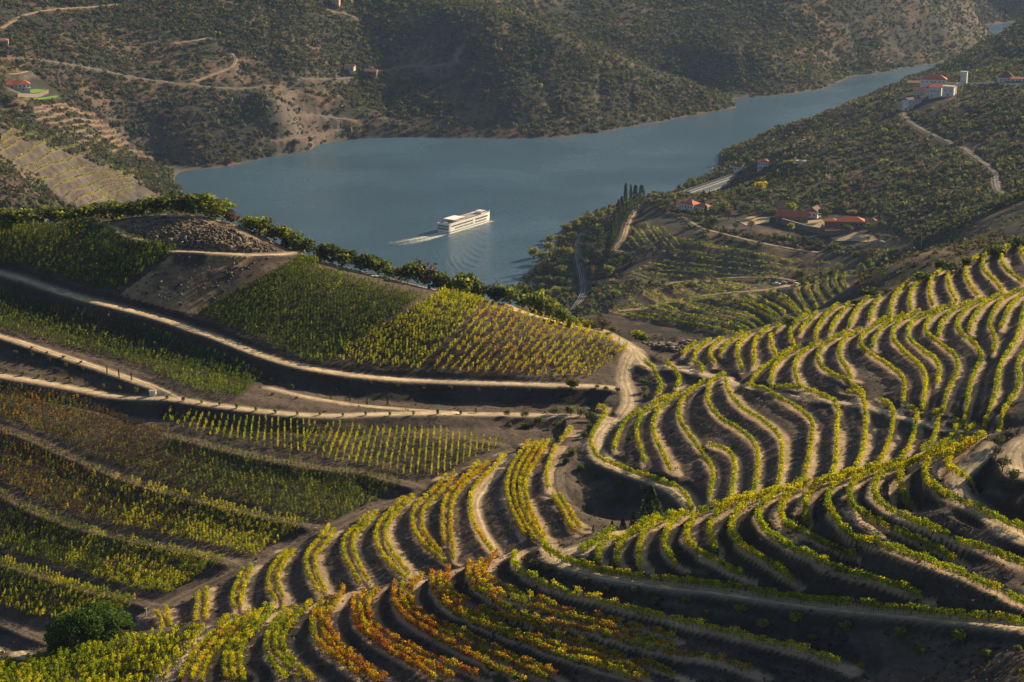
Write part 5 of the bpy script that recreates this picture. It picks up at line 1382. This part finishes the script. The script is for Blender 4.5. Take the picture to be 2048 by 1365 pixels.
def patch(name, view_path, mat, lift=.35, kind='structure', ymin=900):
    """a flat ground surface draped over the land inside a picture outline"""
    poly = path(view_path); u0, v0 = poly.min(0); u1, v1 = poly.max(0)
    nu, nv = max(4, int((u1 - u0) / .9)), max(4, int((v1 - v0) / .5))
    U, Vv = np.meshgrid(np.linspace(u0, u1, nu), np.linspace(v0, v1, nv))
    W = drop(Z, np.c_[U.ravel(), Vv.ravel()], ymin=ymin); ins = in_poly(U.ravel(), Vv.ravel(), poly) & np.isfinite(W[:, 0])
    W[:, 2] += lift
    q = []
    for j in range(nv - 1):
        for i in range(nu - 1):
            k = (j * nu + i, j * nu + i + 1, (j + 1) * nu + i + 1, (j + 1) * nu + i)
            if all(ins[x] for x in k) and np.ptp(W[list(k), 1]) < 60: q.append(k)
    if not q: return
    me = mesh_np(name, np.nan_to_num(W), q, mats=[mat], smooth=True, colors=np.tile(np.array(mat['earth']), (len(W), 1)))
    o = link(bpy.data.objects.new(name, me)); tag(o, kind=kind)
SAND = track_mat('sandy_yard', (.42, .32, .19)); LAWN = track_mat('lawn_grass', (.10, .19, .025))
patch('farm_yard', 's5 1000,640 1080,600 1200,590 1330,630 1330,660 1230,680 1180,672', SAND)
patch('sandy_ground', 's5 1260,735 1450,690 1600,715 1640,750 1560,770 1400,760 1290,760', SAND)
patch('sandy_ground', 's5 520,600 640,565 790,575 780,620 600,640', SAND)
patch('lawn', 's7 190,905 300,880 430,860 560,868 580,895 440,912 300,915', LAWN, ymin=1800)
patch('lawn', 's7 230,985 400,978 560,962 690,940 740,945 700,975 540,995 380,1000', LAWN, ymin=1800)
# hamlet on the ridge at upper right
QK = dict(ymin=1800)
def roof_light(root): Geo().box(4.5, 8.5, -3.2, -.6, 6.9, 7.05).build('roof_window', CONC, root)
house('manor_house', *path('s6 820,925')[0], 28, 14, 4.4, -12, 'hip', 4.6, WHITE, TILE, 'largest white house of the ridge hamlet, under a wide red hipped roof', wrow('f', 6, 22, 1.5), [('f', 0, 0, 1.4, 2.3)], [(0, 0, 5.4)], lift=3.0, **QK)
def rose(root):
    th = np.linspace(0, 2 * np.pi, 16, endpoint=False); v = [(12.1 / 2 + .12, .6 + 1.1 * math.cos(t), 7.0 + 1.1 * math.sin(t)) for t in th] + [(12.1 / 2 - .1, .6 + 1.1 * math.cos(t), 7.0 + 1.1 * math.sin(t)) for t in th]
    Geo().add(v, [tuple(range(16))] + [(i, (i + 1) % 16, 16 + (i + 1) % 16, 16 + i) for i in range(16)]).build('round_window', GLASS, root)
house('tall_wine_house', *path('s6 860,1058')[0], 12, 15, 9.6, -24, 'gable', 2.8, WHITE, TILE, 'tall white house with a round dark window in its wall, in the ridge hamlet', wrow('f', 3, 6, 5.2, .9, 1.6), [('f', -3, 0, 1.3, 2.2)], extra=rose, **QK)
house('white_block', *path('s6 1030,1045')[0], 12, 10, 9.0, -30, 'flat', 0, WHITE, CONC, 'plain white flat-topped block right of the house with the round window', wrow('f', 2, 6, 4.5, .9, 1.2), [('f', 0, 0, 1.2, 2.2)], **QK)
house('pink_cottage', *path('s6 640,1040')[0], 13, 8, 5.2, -10, 'gable', 2.4, CREAM, TILE2, 'pale pink cottage with orange roof left of the tall white house', wrow('f', 4, 9, 1.8, .9, 1.3) + wrow('r', 1, 0, 1.8), [('f', 2.6, 0, 1.1, 2.1)], [(3, 0, 3.6)], **QK)
house('low_shed', *path('s6 590,930')[0], 18, 10, 3.6, -14, 'gable', 1.8, PINK, TILE2, 'low brown shed with a faded yellowish roof behind the pink cottage', wrow('f', 3, 12, 1.2), [('f', 4, 0, 2.2, 2.6)], lift=1.0, **QK)
house('stepped_house', *path('s6 540,1195')[0], 20, 8, 8.0, 38, 'gable', 1.6, WHITE, BROWNT, 'long white house stepping down the lane below the ridge hamlet', wrow('f', 4, 14, 4.5, 1.0, 1.2), [('f', 2, .5, 1.2, 2.2)], [(6, 0, 2.4)], **QK)
house('lane_hut', *path('s6 485,1250')[0], 10, 6, 4.0, 10, 'flat', 0, WHITE, CONC, 'little white hut at the lower end of the hamlet lane', wrow('f', 2, 5, 1.4), [('f', -3, 0, 1.1, 2.1)], **QK)
house('water_tower', *path('s6 1215,935')[0], 6.5, 6, 15.5, -20, 'flat', 0, WHITE, CONC, 'slim white square tower standing right of the ridge hamlet', [('f', 0, 11, .8, 1.0), ('r', 0, 11, .8, 1.0), ('f', 0, 5, .8, 1.0)], [('f', 1, 0, 1.0, 2.2)], cat='tower', extra=lambda r: Geo().box(-7.5, -3.3, -2, 1.5, -2, 3.6).build('annex', WHITE, r), **QK)
house('red_cap_house', *path('s6 1765,885')[0], 15, 12, 6.0, -10, 'hip', 5.2, WHITE, plain('dark_red_tiles', (.20, .05, .04), .85, .2, .8), 'white house with a steep dark red hipped roof at the right end of the ridge', wrow('f', 4, 10, 3.0, 1.2, 1.5), [('f', 0, 0, 1.4, 2.6)], [(4, 0, 4.0)], **QK)
house('white_outhouse', *path('s6 1920,888')[0], 15, 7, 4.6, -4, 'gable', 1.4, WHITE, TILE2, 'low white outhouse right of the steep-roofed house', wrow('f', 4, 11, 1.8), [('f', -5, 0, 1.3, 2.2)], **QK)
wall_run('boundary_wall', 'long low white wall between the slim tower and the steep-roofed house', path('s6 1280,925 1380,918 1500,908 1640,895'), 2.6, .6, WHITE, ymin=1800)
wall_run('boundary_wall', 'white wall below the steep-roofed house at the picture edge', path('s6 1750,925 1850,922 1990,920'), 2.2, .6, WHITE, ymin=1800)
# far left
def villa_wing(root):
    Geo().box(-9.5, -1.5, 3.5, 13, -4, 5.6).build('wing', WHITE, root)
    r = roof_geo(8, 12, 5.85, 2.2, 'hip'); r.v = [(x - 5.5, y + 8, z) for x, y, z in r.v]; r.build('wing_roof', TILE, root)
    g = Geo().box(-1, 13.4, -8.0, -5.6, 2.4, 2.75); g.build('balcony_floor', WHITE, root)
    g = Geo(); [g.box(-1 + i * 1.55, -.85 + i * 1.55, -8.0, -7.85, 2.75, 3.8) for i in range(10)]; g.box(-1, 13.4, -8.02, -7.83, 3.8, 3.95); g.build('balcony_rail', WHITE, root)
house('hillside_villa', *path('s7 215,870')[0], 25, 11, 6.0, 14, 'hip', 4.0, WHITE, TILE, 'white villa with broad red roof and balcony above two green lawns at far left', wrow('f', 5, 16, 3.2, 1.4, 1.9, 3) + wrow('f', 3, 7, 3.0, 1.1, 1.4, -8), [('f', 6, 0, 1.4, 2.2)], [(-2, 2, 5.6), (2.5, 0, 5.4), (5, -2, 4.6)], extra=villa_wing, ymin=1800)
wall_run('garden_wall', 'curved grey stone wall holding up the upper lawn of the hillside villa', path('s7 215,960 330,965 460,958 560,925 600,905'), 3.6, .8, STONE, ymin=1800)
house('orange_cottage', *path('s7 30,300')[0], 13, 8, 3.8, 10, 'hip', 2.2, PINK, TILE2, 'small orange cottage at the left picture edge above the road', wrow('f', 3, 8, 1.2), [('f', 2.2, 0, 1.0, 2.0)], ymin=1800)
house('shore_house', *path('f 357,405')[0], 16, 9, 3.6, -6, 'gable', 2.6, PINK, TILE, 'low house with red roof behind the hedge at the river corner', wrow('f', 4, 11, 1.2), [('f', 2, 0, 1.1, 2.1)], ymin=1300)
house('ruined_hut', *path('z2 292,415')[0], 12, 9, 5.5, -12, 'gable', 2.0, CREAM, BROWNT, 'pale ruined hut among dark trees beyond the river', wrow('f', 2, 6, 2), [('f', 0, 0, 1.2, 2.2)], ymin=2000)
house('red_roofed_hut', *path('z2 415,440')[0], 15, 9, 4.6, -6, 'gable', 2.6, STONE, TILE2, 'small stone hut with faded red roof right of the ruined hut', wrow('f', 3, 9, 1.6), [('f', 2, 0, 1.2, 2.2)], ymin=2000)
house('upper_cottage', *path('z2 205,22')[0], 12, 8, 6, -10, 'gable', 2.4, PINK, TILE2, 'pink cottage at the very top edge beyond the river', wrow('f', 3, 8, 2), [('f', 0, 0, 1.2, 2.2)], ymin=2000)
# railway bridge over the inlet
def bridge():
    A = at_z(path('s5 44,398'), 25.0)[0]; B = at_z(path('s5 478,250'), 25.0)[0]
    d = B - A; L = float(np.linalg.norm(d[:2])); rz = math.atan2(d[1], d[0])
    root = empty('railway_bridge', (A[0], A[1], 25.0), rz); tag(root, 'grey steel lattice railway bridge on stone piers over the river inlet', 'bridge')
    Geo().box(0, L + 12, -2.5, 2.5, -.9, -.2).build('deck', plain('track_bed', (.10, .09, .085), .9, .2, 1.0), root)
    for y in (-2.8, 2.8):
        g = Geo(); n = 26; dx = L / n
        g.box(0, L, y - .3, y + .3, -1.6, -.95); g.box(0, L, y - .3, y + .3, -6.6, -6.0)
        for i in range(n):
            g.bar((i * dx, y, -6.3), ((i + 1) * dx, y, -1.3), .34); g.bar(((i + 1) * dx, y + .02, -6.3), (i * dx, y + .02, -1.3), .34); g.box(i * dx - .2, i * dx + .2, y - .25, y + .25, -6.0, -1.6)
        g.build('truss', STEEL, root)
    for y in (-2.95, 2.95):
        g = Geo(); g.box(0, L + 10, y - .06, y + .06, .75, .9); [g.box(i * 3.2, i * 3.2 + .14, y - .06, y + .06, -.2, .75) for i in range(int((L + 10) / 3.2))]
        g.build('railing', STEEL, root)
    for x, w in ((L * .66, 1.9), (L - 2.5, 4.5)):
        Geo().box(x - w, x + w, -4, 4, -24, -6.62).build('pier', STONE, root)
    Geo().box(L + 2.0, L + 14, -4.2, 4.2, -20, -1.0).build('abutment', STONE, root)
bridge()
# railway along the bank
def railway():
    p = drop(Z, smooth_path(path('g7 640,385 610,405 580,445 562,520 570,620 590,700 612,790 630,880 620,960 575,1040 515,1115'), step=6), ymin=1200)
    p = p[np.isfinite(p[:, 0])]; p = resample(p, step=4); w = np.c_[smooth1(p[:, 0], 9), smooth1(p[:, 1], 9), p[:, 2]]
    ribbon('railway_ballast', w, 7.5, track_mat('ballast', (.11, .095, .085)), lift=.5, step=3, wob=.05)
    t = np.gradient(w[:, :2], axis=0); t /= np.linalg.norm(t, axis=1)[:, None]; n = np.stack([-t[:, 1], t[:, 0]], 1)
    root = empty('railway_track', tuple(w[0])); tag(root, 'steel railway track curving along the wooded river bank', 'railway track')
    z = ground(w[:, 0], w[:, 1]) + .75
    for o in (-1.9, -.4, .9, 2.4):
        g = Geo()
        for i in range(len(w) - 1): g.bar((w[i, 0] + n[i, 0] * o - w[0, 0], w[i, 1] + n[i, 1] * o - w[0, 1], z[i] - w[0, 2]), (w[i + 1, 0] + n[i + 1, 0] * o - w[0, 0], w[i + 1, 1] + n[i + 1, 1] * o - w[0, 1], z[i + 1] - w[0, 2]), .22, .3)
        g.build('rail', plain('rail_steel', (.36, .33, .31), .35, .1, 3, metal=.6), root)
railway()
# poles and posts
def pole(u, v, hpx, label, arms=True, **kw):
    p = spot(u, v, **kw); s = mpp(p); H = hpx * s
    root = empty('utility_pole', tuple(p)); tag(root, label, 'pole')
    vv, qq = tube_mesh([((0, 0, -.5), (0, 0, H), .018 * H + .05, .012 * H + .03)]); link(bpy.data.objects.new('shaft', mesh_np('shaft', vv, qq, mats=[CONC])), root)
    if arms: Geo().box(-.09 * H, .09 * H, -.08, .08, H * .93, H * .95).build('crossarm', RUSTY, root)
for a in [(1842, 496, 30, 'slim grey pole at the edge of the green orchard right of the farm', True, 800), (1218.6, 642, 27, 'pole on the bank corner at the left tip of the terraced spur', True, 800), (1182, 625, 27, 'pale pole beside the railway clearing', True, 900),
          (1636, 556, 30, 'thin pole right of the tall pale tree', True, 800), (1926, 300, 34, 'pole beside the bend of the lane on the right-hand slope', True, 1000), (1910, 215, 46, 'taller of the two thin masts right of the ridge hamlet', False, 1500), (1916, 215, 42, 'shorter of the two thin masts right of the ridge hamlet', False, 1500)]:
    pole(*a[:4], arms=a[4], ymin=a[5])
def post(view, x, y, h, label, mat, lean=0.0):
    p = spot(*path(f'{view} {x},{y}')[0], ymin=230, ymax=720); s = mpp(p); H = h / VIEW[view][2] * s
    root = empty('row_marker', tuple(p)); tag(root, label, 'marker post')
    Geo().bar((0, 0, -.2), (lean, 0, H), .26).build('post', mat, root); Geo().box(lean - .3, lean + .3, -.2, .2, H, H + .14).build('cap', CONC, root)
BLUEM = plain('blue_paint', (.06, .10, .28), .5, .1, 3)
post('r2', 935, 162, 34, 'blue post at the right corner of the green tongue of vines', BLUEM); post('r1', 790, 1008, 44, 'pale post at the lower end of the long field path', CONC); post('r1', 1372, 742, 30, 'pale post at the right corner of the third strip of vines', CONC, .5); post('r1', 1698, 560, 30, 'pale post at the right corner of the second strip of vines', CONC, .5)
def slab():
    p = spot(*path('h2 895,442')[0], ymin=400, ymax=720); root = empty('white_tank', tuple(p)); tag(root, 'small white water tank on the verge of the middle pale track', 'tank')
    Geo().box(-.9, .9, -.6, .6, -.1, 1.3).build('body', WHITE, root); Geo().box(-1.0, 1.0, -.7, .7, 1.3, 1.42).build('lid', CONC, root)
slab()
# parked cars
def car(u, v, rz, mat, label, ymin=800, ymax=1e9, parent=None):
    p = spot(u, v, ymin, ymax); root = empty('parked_car', (p[0], p[1], p[2] + .4), R_(rz)); tag(root, label, 'car')
    prof = [(-2.1, .35), (2.1, .35), (2.15, .8), (1.2, .95), (.6, 1.45), (-1.1, 1.5), (-1.9, .98), (-2.15, .85)]
    n = len(prof); v = [(x, s * .85 * (.88 if z > 1.2 else 1), z) for s in (-1, 1) for x, z in prof]
    Geo().add(v, [tuple(range(n))[::-1], tuple(range(n, 2 * n))] + [(i, (i + 1) % n, n + (i + 1) % n, n + i) for i in range(n)]).build('body', mat, root)
    g = Geo(); g.box(-1.2, .55, -.8, .8, 1.02, 1.4); g.build('windows', GLASS, root)
    for x in (-1.35, 1.35):
        for y in (-.85, .85):
            th = np.linspace(0, 2 * np.pi, 12, endpoint=False); vv = [(x + .34 * math.cos(t), y + d, .34 + .34 * math.sin(t)) for d in (-.1, .1) for t in th]
            Geo().add(vv, [tuple(range(12))[::-1], tuple(range(12, 24))] + [(i, (i + 1) % 12, 12 + (i + 1) % 12, 12 + i) for i in range(12)]).build('wheel', RUSTY, root)
REDC, WHC, GRC = plain('red_paint', (.36, .02, .04), .3, .05, 1), plain('white_paint', (.75, .75, .73), .3, .05, 1), plain('grey_paint', (.25, .26, .28), .3, .05, 1)
car(*path('s5 1300,655')[0], 10, REDC, 'dark red car parked in the farm yard, left of its neighbour'); car(*path('s5 1335,655')[0], 20, REDC, 'dark red car parked in the farm yard nearest the farmhouse')
car(*path('s5 1672,775')[0], 0, WHC, 'white car on the sandy ground below the farmhouse')
car(*path('m6 1345,140')[0], 5, WHC, 'white car parked at the left end of the row on the spur road', 780, 1400); car(*path('m6 1392,142')[0], -5, GRC, 'grey car parked in the middle of the row on the spur road', 780, 1400); car(*path('m6 1440,150')[0], 8, REDC, 'red car parked on the spur road left of the tall pale tree', 780, 1400); car(*path('m6 1480,152')[0], 0, WHC, 'white car parked on the spur road nearest the tall pale tree', 780, 1400)
# heaps of stones
def rubble(name, label, view_path, n, smin, smax, ymin, ymax, seed):
    poly = path(view_path); rg = np.random.default_rng(seed)
    u = rg.uniform(poly[:, 0].min(), poly[:, 0].max(), n * 3); v = rg.uniform(poly[:, 1].min(), poly[:, 1].max(), n * 3)
    k = in_poly(u, v, poly); W = drop(Z, np.c_[u[k], v[k]][:n], ymin, ymax); W = W[np.isfinite(W[:, 0])]
    cube = np.array([(x, y, z) for z in (-1, 1) for y in (-1, 1) for x in (-1, 1)], float); fq = np.array([(0, 2, 3, 1), (4, 5, 7, 6), (0, 1, 5, 4), (1, 3, 7, 5), (3, 2, 6, 7), (2, 0, 4, 6)])
    m = len(W); s = rg.uniform(smin, smax, m) * (1 + 1.2 * (rg.random(m) < .06))
    vv = cube[None] * rg.uniform(.55, 1.1, (m, 8, 3)) * s[:, None, None] * .5
    a = rg.uniform(0, 6.28, m); c, sn = np.cos(a)[:, None], np.sin(a)[:, None]
    vv = np.stack([vv[..., 0] * c - vv[..., 1] * sn, vv[..., 0] * sn + vv[..., 1] * c, vv[..., 2]], -1) + W[:, None] + np.array([0, 0, .1])
    q = (fq[None] + (np.arange(m) * 8)[:, None, None]).reshape(-1, 4)
    col = np.repeat(np.array((.105, .088, .070)) * rg.uniform(.5, 2.0, (m, 1)), 8, 0)
    o = link(bpy.data.objects.new(name, mesh_np(name, vv.reshape(-1, 3), q, mats=[earth_mat('stones')], colors=col))); tag(o, label, 'stones', kind='stuff')
rubble('rubble_heap', 'dark heap of broken schist stones on the hill crest', 'h1 700,210 900,165 1080,160 1250,200 1420,260 1560,320 1620,360 1400,362 1150,345 900,310 760,260', 1500, .2, .7, 560, 720, 401)
rubble('field_stones', 'loose stones and outcrops on the bare plot between two vine blocks', 'h1 1040,370 1240,380 1600,400 1450,520 1250,640 1100,690 760,600 900,480', 170, .2, .7, 560, 720, 402)
rubble('stone_pile', 'grey pile of boulders beside the pale crest track', 'm6 400,560 480,545 640,550 760,560 740,610 640,635 520,610', 420, .5, 1.4, 560, 760, 403)
print('built', time.time() - T00)
# ---------------------------------------------------------------- river cruise ship
def ship():
    S, Bw, Pt = at_z([(898.4, 469.0)], 0)[0], at_z([(988.0, 443.0)], 0)[0], at_z([(868.5, 466.5)], 0)[0]
    d = Bw - S; rz = math.atan2(d[1], d[0]) + R_(2.0); L = float(np.linalg.norm(d[:2])) + 4.5
    fx = np.array([math.cos(rz), math.sin(rz)]); lf = np.array([-fx[1], fx[0]])
    B = min(max(float((Pt - S)[:2] @ lf), 11.5), 13.5)
    org = S[:2] + lf * B / 2
    root = empty('river_cruise_ship', (org[0], org[1], 0), rz); tag(root, 'white river cruise ship with three decks of windows heading upstream on the blue river', 'cruise ship')
    SW = plain('ship_white', (.80, .79, .75), .35, .04, .3); DK = plain('ship_deck', (.36, .33, .28), .8, .1, .5); STRK = plain('ship_strake', (.16, .10, .06), .6, .1, .5); SG = plain('ship_glass', (.03, .045, .06), .1, .1, 1.0, spec=.7)
    def outline(bow, w, x0=0.0):
        y = w / 2; k = []
        for x, f in ((x0, .94), (x0 + 2, 1), (L - 15, 1), (L - 9, .90), (L - 4.5, .62), (L - 1.5, .28), (L + bow, .03)): k.append((x, f * y))
        return [(x, -yy) for x, yy in k] + [(x, yy) for x, yy in reversed(k)]
    def loft(o0, z0, o1, z1):
        n = len(o0); v = [(x, y, z0) for x, y in o0] + [(x, y, z1) for x, y in o1]
        return v, [tuple(range(n))[::-1], tuple(range(n, 2 * n))] + [(i, (i + 1) % n, n + (i + 1) % n, n + i) for i in range(n)]
    Geo().add(*loft(outline(-1.5, B - 1.2), -1, outline(0, B), 2.2)).build('hull', SW, root)
    Geo().add(*loft(outline(.06, B + .16, -.08), 1.25, outline(.06, B + .16, -.08), 1.55)).build('strake', STRK, root)
    Geo().add(*loft(outline(0, B, .0), 2.2, outline(-2.2, B - .2, .6), 8.4)).build('superstructure', SW, root)
    Geo().add(*loft(outline(-2.4, B - .6, 1.0), 8.4, outline(-2.4, B - .6, 1.0), 8.46)).build('sun_deck', DK, root)
    o = outline(-2.2, B - .1, .5); g = Geo()
    for i in range(len(o)):
        p, q = o[i], o[(i + 1) % len(o)]; g.bar((*p, 8.75), (*q, 8.75), .14, .7)
    g.build('bulwark', SW, root)
    y = -B / 2
    for z0, h, xs in ((3.1, 1.25, np.r_[np.arange(9, L * .52, 2.05), np.arange(L * .57, L - 13, 1.9)]), (5.7, 1.35, np.r_[np.arange(4, L * .52, 1.95), np.arange(L * .57, L - 12, 1.9)])):
        for x in xs:
            for sgn in (-1, 1):
                a, b = sorted((sgn * (B / 2 + .05), sgn * (B / 2 - .25))); Geo().box(x, x + 1.35, a, b, z0, z0 + h).build('window', SG, root)
    for z0 in (3.4, 5.9):
        Geo().box(-.12, .5, -B / 2 + 1.0, B / 2 - 1.0, z0, z0 + 1.4).build('stern_gallery', SG, root)  # dark panel stands in for the shade inside the open recess
        g = Geo(); g.box(-.3, -.2, -B / 2 + .8, B / 2 - .8, z0 + .55, z0 + .7); [g.box(-.3, -.2, yy - .06, yy + .06, z0 - .2, z0 + .6) for yy in np.linspace(-B / 2 + 1, B / 2 - 1, 8)]; g.build('stern_rail', SW, root)
    a0, a1 = 9.0, 26.5
    Geo().box(a0, a1, -B / 2 + .9, B / 2 - .9, 11.3, 11.55).build('awning', plain('awning_cloth', (.86, .86, .84), .6, .03, .3), root)
    for x in np.linspace(a0 + .4, a1 - .4, 5):
        for yy in (-B / 2 + 1.1, B / 2 - 1.1): Geo().box(x - .09, x + .09, yy - .09, yy + .09, 8.4, 11.3).build('awning_post', SW, root)
    wx = L - 17
    wh = Geo().box(wx, wx + 6.5, -3.0, 3.0, 8.4, 10.6).build('wheelhouse', SW, root)
    Geo().box(wx + .3, wx + 6.56, -3.05, 3.05, 9.3, 10.15).build('wheelhouse_glass', SG, wh); Geo().box(wx - .3, wx + 6.9, -3.3, 3.3, 10.6, 10.8).build('wheelhouse_roof', SW, wh)
    g = Geo(); g.bar((wx - 2, 0, 8.4), (wx - 2, 0, 13.2), .22); g.bar((wx - 2, -1.6, 12.2), (wx - 2, 1.6, 12.2), .14); g.bar((wx - 2.6, 0, 11.0), (wx - 1.4, 0, 11.0), .5); g.build('mast', SW, root)
    Geo().box(34.5, 39.5, -1.7, 1.7, 8.46, 8.75).build('pool', plain('pool_water', (.12, .40, .50), .1, .05, 1), root)
    g = Geo(); g.box(29, 31.5, -1.6, 1.6, 8.46, 10.0); g.build('skylight_house', plain('coral_paint', (.45, .12, .08), .6, .1, 1), root)
    Geo().box(3.2, 6.2, -2.2, 2.2, 8.46, 9.6).build('bar_counter', DK, root)
    # loungers, parasols and passengers rest on the deck
    M = Matrix.Translation((org[0], org[1], 0)) @ Matrix.Rotation(rz, 4, 'Z')
    def lounger(x, yy, mat, first=[None]):
        if first[0] is None:
            r = empty('sun_lounger', (0, 0, 0)); Geo().box(-.9, .4, -.32, .32, .3, .42).build('seat', mat, r)
            Geo().add([(.4, -.32, .42), (.4, .32, .42), (1.0, .32, 1.0), (1.0, -.32, 1.0), (.4, -.32, .3), (.4, .32, .3), (1.05, .32, .9), (1.05, -.32, .9)], [(0, 1, 2, 3), (7, 6, 5, 4), (0, 3, 7, 4), (1, 5, 6, 2), (3, 2, 6, 7), (0, 4, 5, 1)]).build('backrest', mat, r)
            g = Geo(); [g.box(a - .04, a + .04, b - .04, b + .04, 0, .3) for a in (-.8, .8) for b in (-.28, .28)]; g.build('frame', SW, r); first[0] = r; kids = []
        else:
            r = first[0].copy(); link(r)
            for ch in first[0].children:
                c = ch.copy(); link(c, r)
        r.location = M @ Vector((x, yy, 8.47)); r.rotation_euler = (0, 0, rz + (0 if yy < 0 else math.pi))
        tag(r, 'red lounger on the open top deck of the white cruise ship', 'sun lounger', 'red loungers on the ship deck')
    RC = plain('red_cushion', (.42, .05, .04), .7, .1, 2)
    for x in np.arange(28, L - 19, 2.3):
        for yy in (-B / 2 + 1.6, B / 2 - 1.6): lounger(float(x), float(yy), RC)
    # wake: churned foam behind the stern
    rg = np.random.default_rng(515); n = 6000
    t = rg.random(n) ** 1.7; dist = t * 62
    lane = np.where(rg.random(n) < .5, -1, 1) * (2.6 + dist * .055) + rg.normal(0, 1.0 + dist * .035, n)
    P = np.array([org[0], org[1]])[None] - fx[None] * (dist[:, None] - .5) + lf[None] * (lane + 0.0009 * dist ** 2 * 3)[:, None]
    s = rg.uniform(.2, 1.0, n) * (1 - .8 * t); a = rz + rg.normal(0, .25, n); e1 = np.stack([np.cos(a), np.sin(a)], 1) * s[:, None] * 1.3; e2 = np.stack([-np.sin(a), np.cos(a)], 1) * s[:, None] * .45
    # along the starboard waterline too
    m = 700; xs = rg.uniform(0, L - 4, m); Q = np.array([org[0], org[1]])[None] + fx[None] * xs[:, None] - lf[None] * (B / 2 - .2 + rg.gamma(1.3, .55, m) * (.5 + xs / L))[:, None]
    ss = rg.uniform(.2, .8, m); q1 = fx[None] * ss[:, None] * 1.5; q2 = lf[None] * ss[:, None] * .4
    P, e1, e2 = np.vstack([P, Q]), np.vstack([e1, q1]), np.vstack([e2, q2])
    z = np.full((len(P), 1), .06) + rg.uniform(0, .10, (len(P), 1))
    v = np.stack([np.c_[P + i * e1 + j * e2, z] for i, j in ((-1, -.6), (.2, -1), (1, .5), (-.3, 1))], 1).reshape(-1, 3)
    o = link(bpy.data.objects.new('wake_foam', mesh_np('wake_foam', v, np.arange(len(v)).reshape(-1, 4), mats=[plain('foam', (.62, .66, .55), .7, .15, .5)]))); tag(o, 'white churned foam trailing behind the cruise ship', 'foam', kind='stuff')
    # bow waves spreading to the right of the ship: low swells on the water
    vs, fs = [], []
    for k, a in enumerate(['1330,520 1365,570 1440,605 1530,600', '1300,585 1345,650 1430,690 1520,690', '1262,640 1320,720 1410,770 1490,775', '1215,690 1270,780 1360,840 1450,850', '1165,740 1225,840 1320,905 1420,920',
                            '1115,790 1180,900 1280,965 1400,985', '1060,830 1120,950 1220,1030 1350,1060', '1000,850 1050,980 1140,1070 1260,1110', '940,870 985,1000 1060,1090 1150,1130', '760,790 800,870 860,920', '700,810 735,900 790,950']):
        px = np.array([[float(c) for c in t.split(',')] for t in a.split()]) / 6.827 + np.array([760, 380])
        c = at_z(smooth_path(px, n=26, it=3), 0.0)[:, :2]
        t = np.gradient(c, axis=0); t /= np.linalg.norm(t, axis=1)[:, None]; nn = np.stack([-t[:, 1], t[:, 0]], 1)
        n0 = len(vs)
        for i in range(26):
            amp = .26 * math.sin(math.pi * i / 25)
            for o_, h_ in ((-2.2, -.03), (-.8, amp * .7), (0, amp), (.8, amp * .7), (2.2, -.03)): vs.append((*(c[i] + nn[i] * o_), h_))
        for i in range(25):
            for j in range(4): fs.append((n0 + i * 5 + j, n0 + i * 5 + j + 1, n0 + i * 5 + 6 + j, n0 + i * 5 + 5 + j))
    o = link(bpy.data.objects.new('bow_waves', mesh_np('bow_waves', vs, fs, mats=[MATS['river_water']], smooth=True))); tag(o, kind='structure')
ship()
print('ship', time.time() - T00)
# ---------------------------------------------------------------- the air over the valley
m = bpy.data.materials.new('valley_air'); m.use_nodes = True; nt = m.node_tree; nt.nodes.clear()
pv = nt.nodes.new('ShaderNodeVolumePrincipled'); pv.inputs['Color'].default_value = (.42, .60, 1.0, 1); pv.inputs['Density'].default_value = HAZE; pv.inputs['Anisotropy'].default_value = .2
out = nt.nodes.new('ShaderNodeOutputMaterial'); nt.links.new(pv.outputs[0], out.inputs['Volume'])
g = Geo(); g.box(-1700, 1700, -60, 4450, float(Z.min()) - 1.5, max(392.0, float(Z.max()) + 12))
o = g.build('haze', m); tag(o, 'thin blue haze filling the valley', 'haze', kind='stuff')
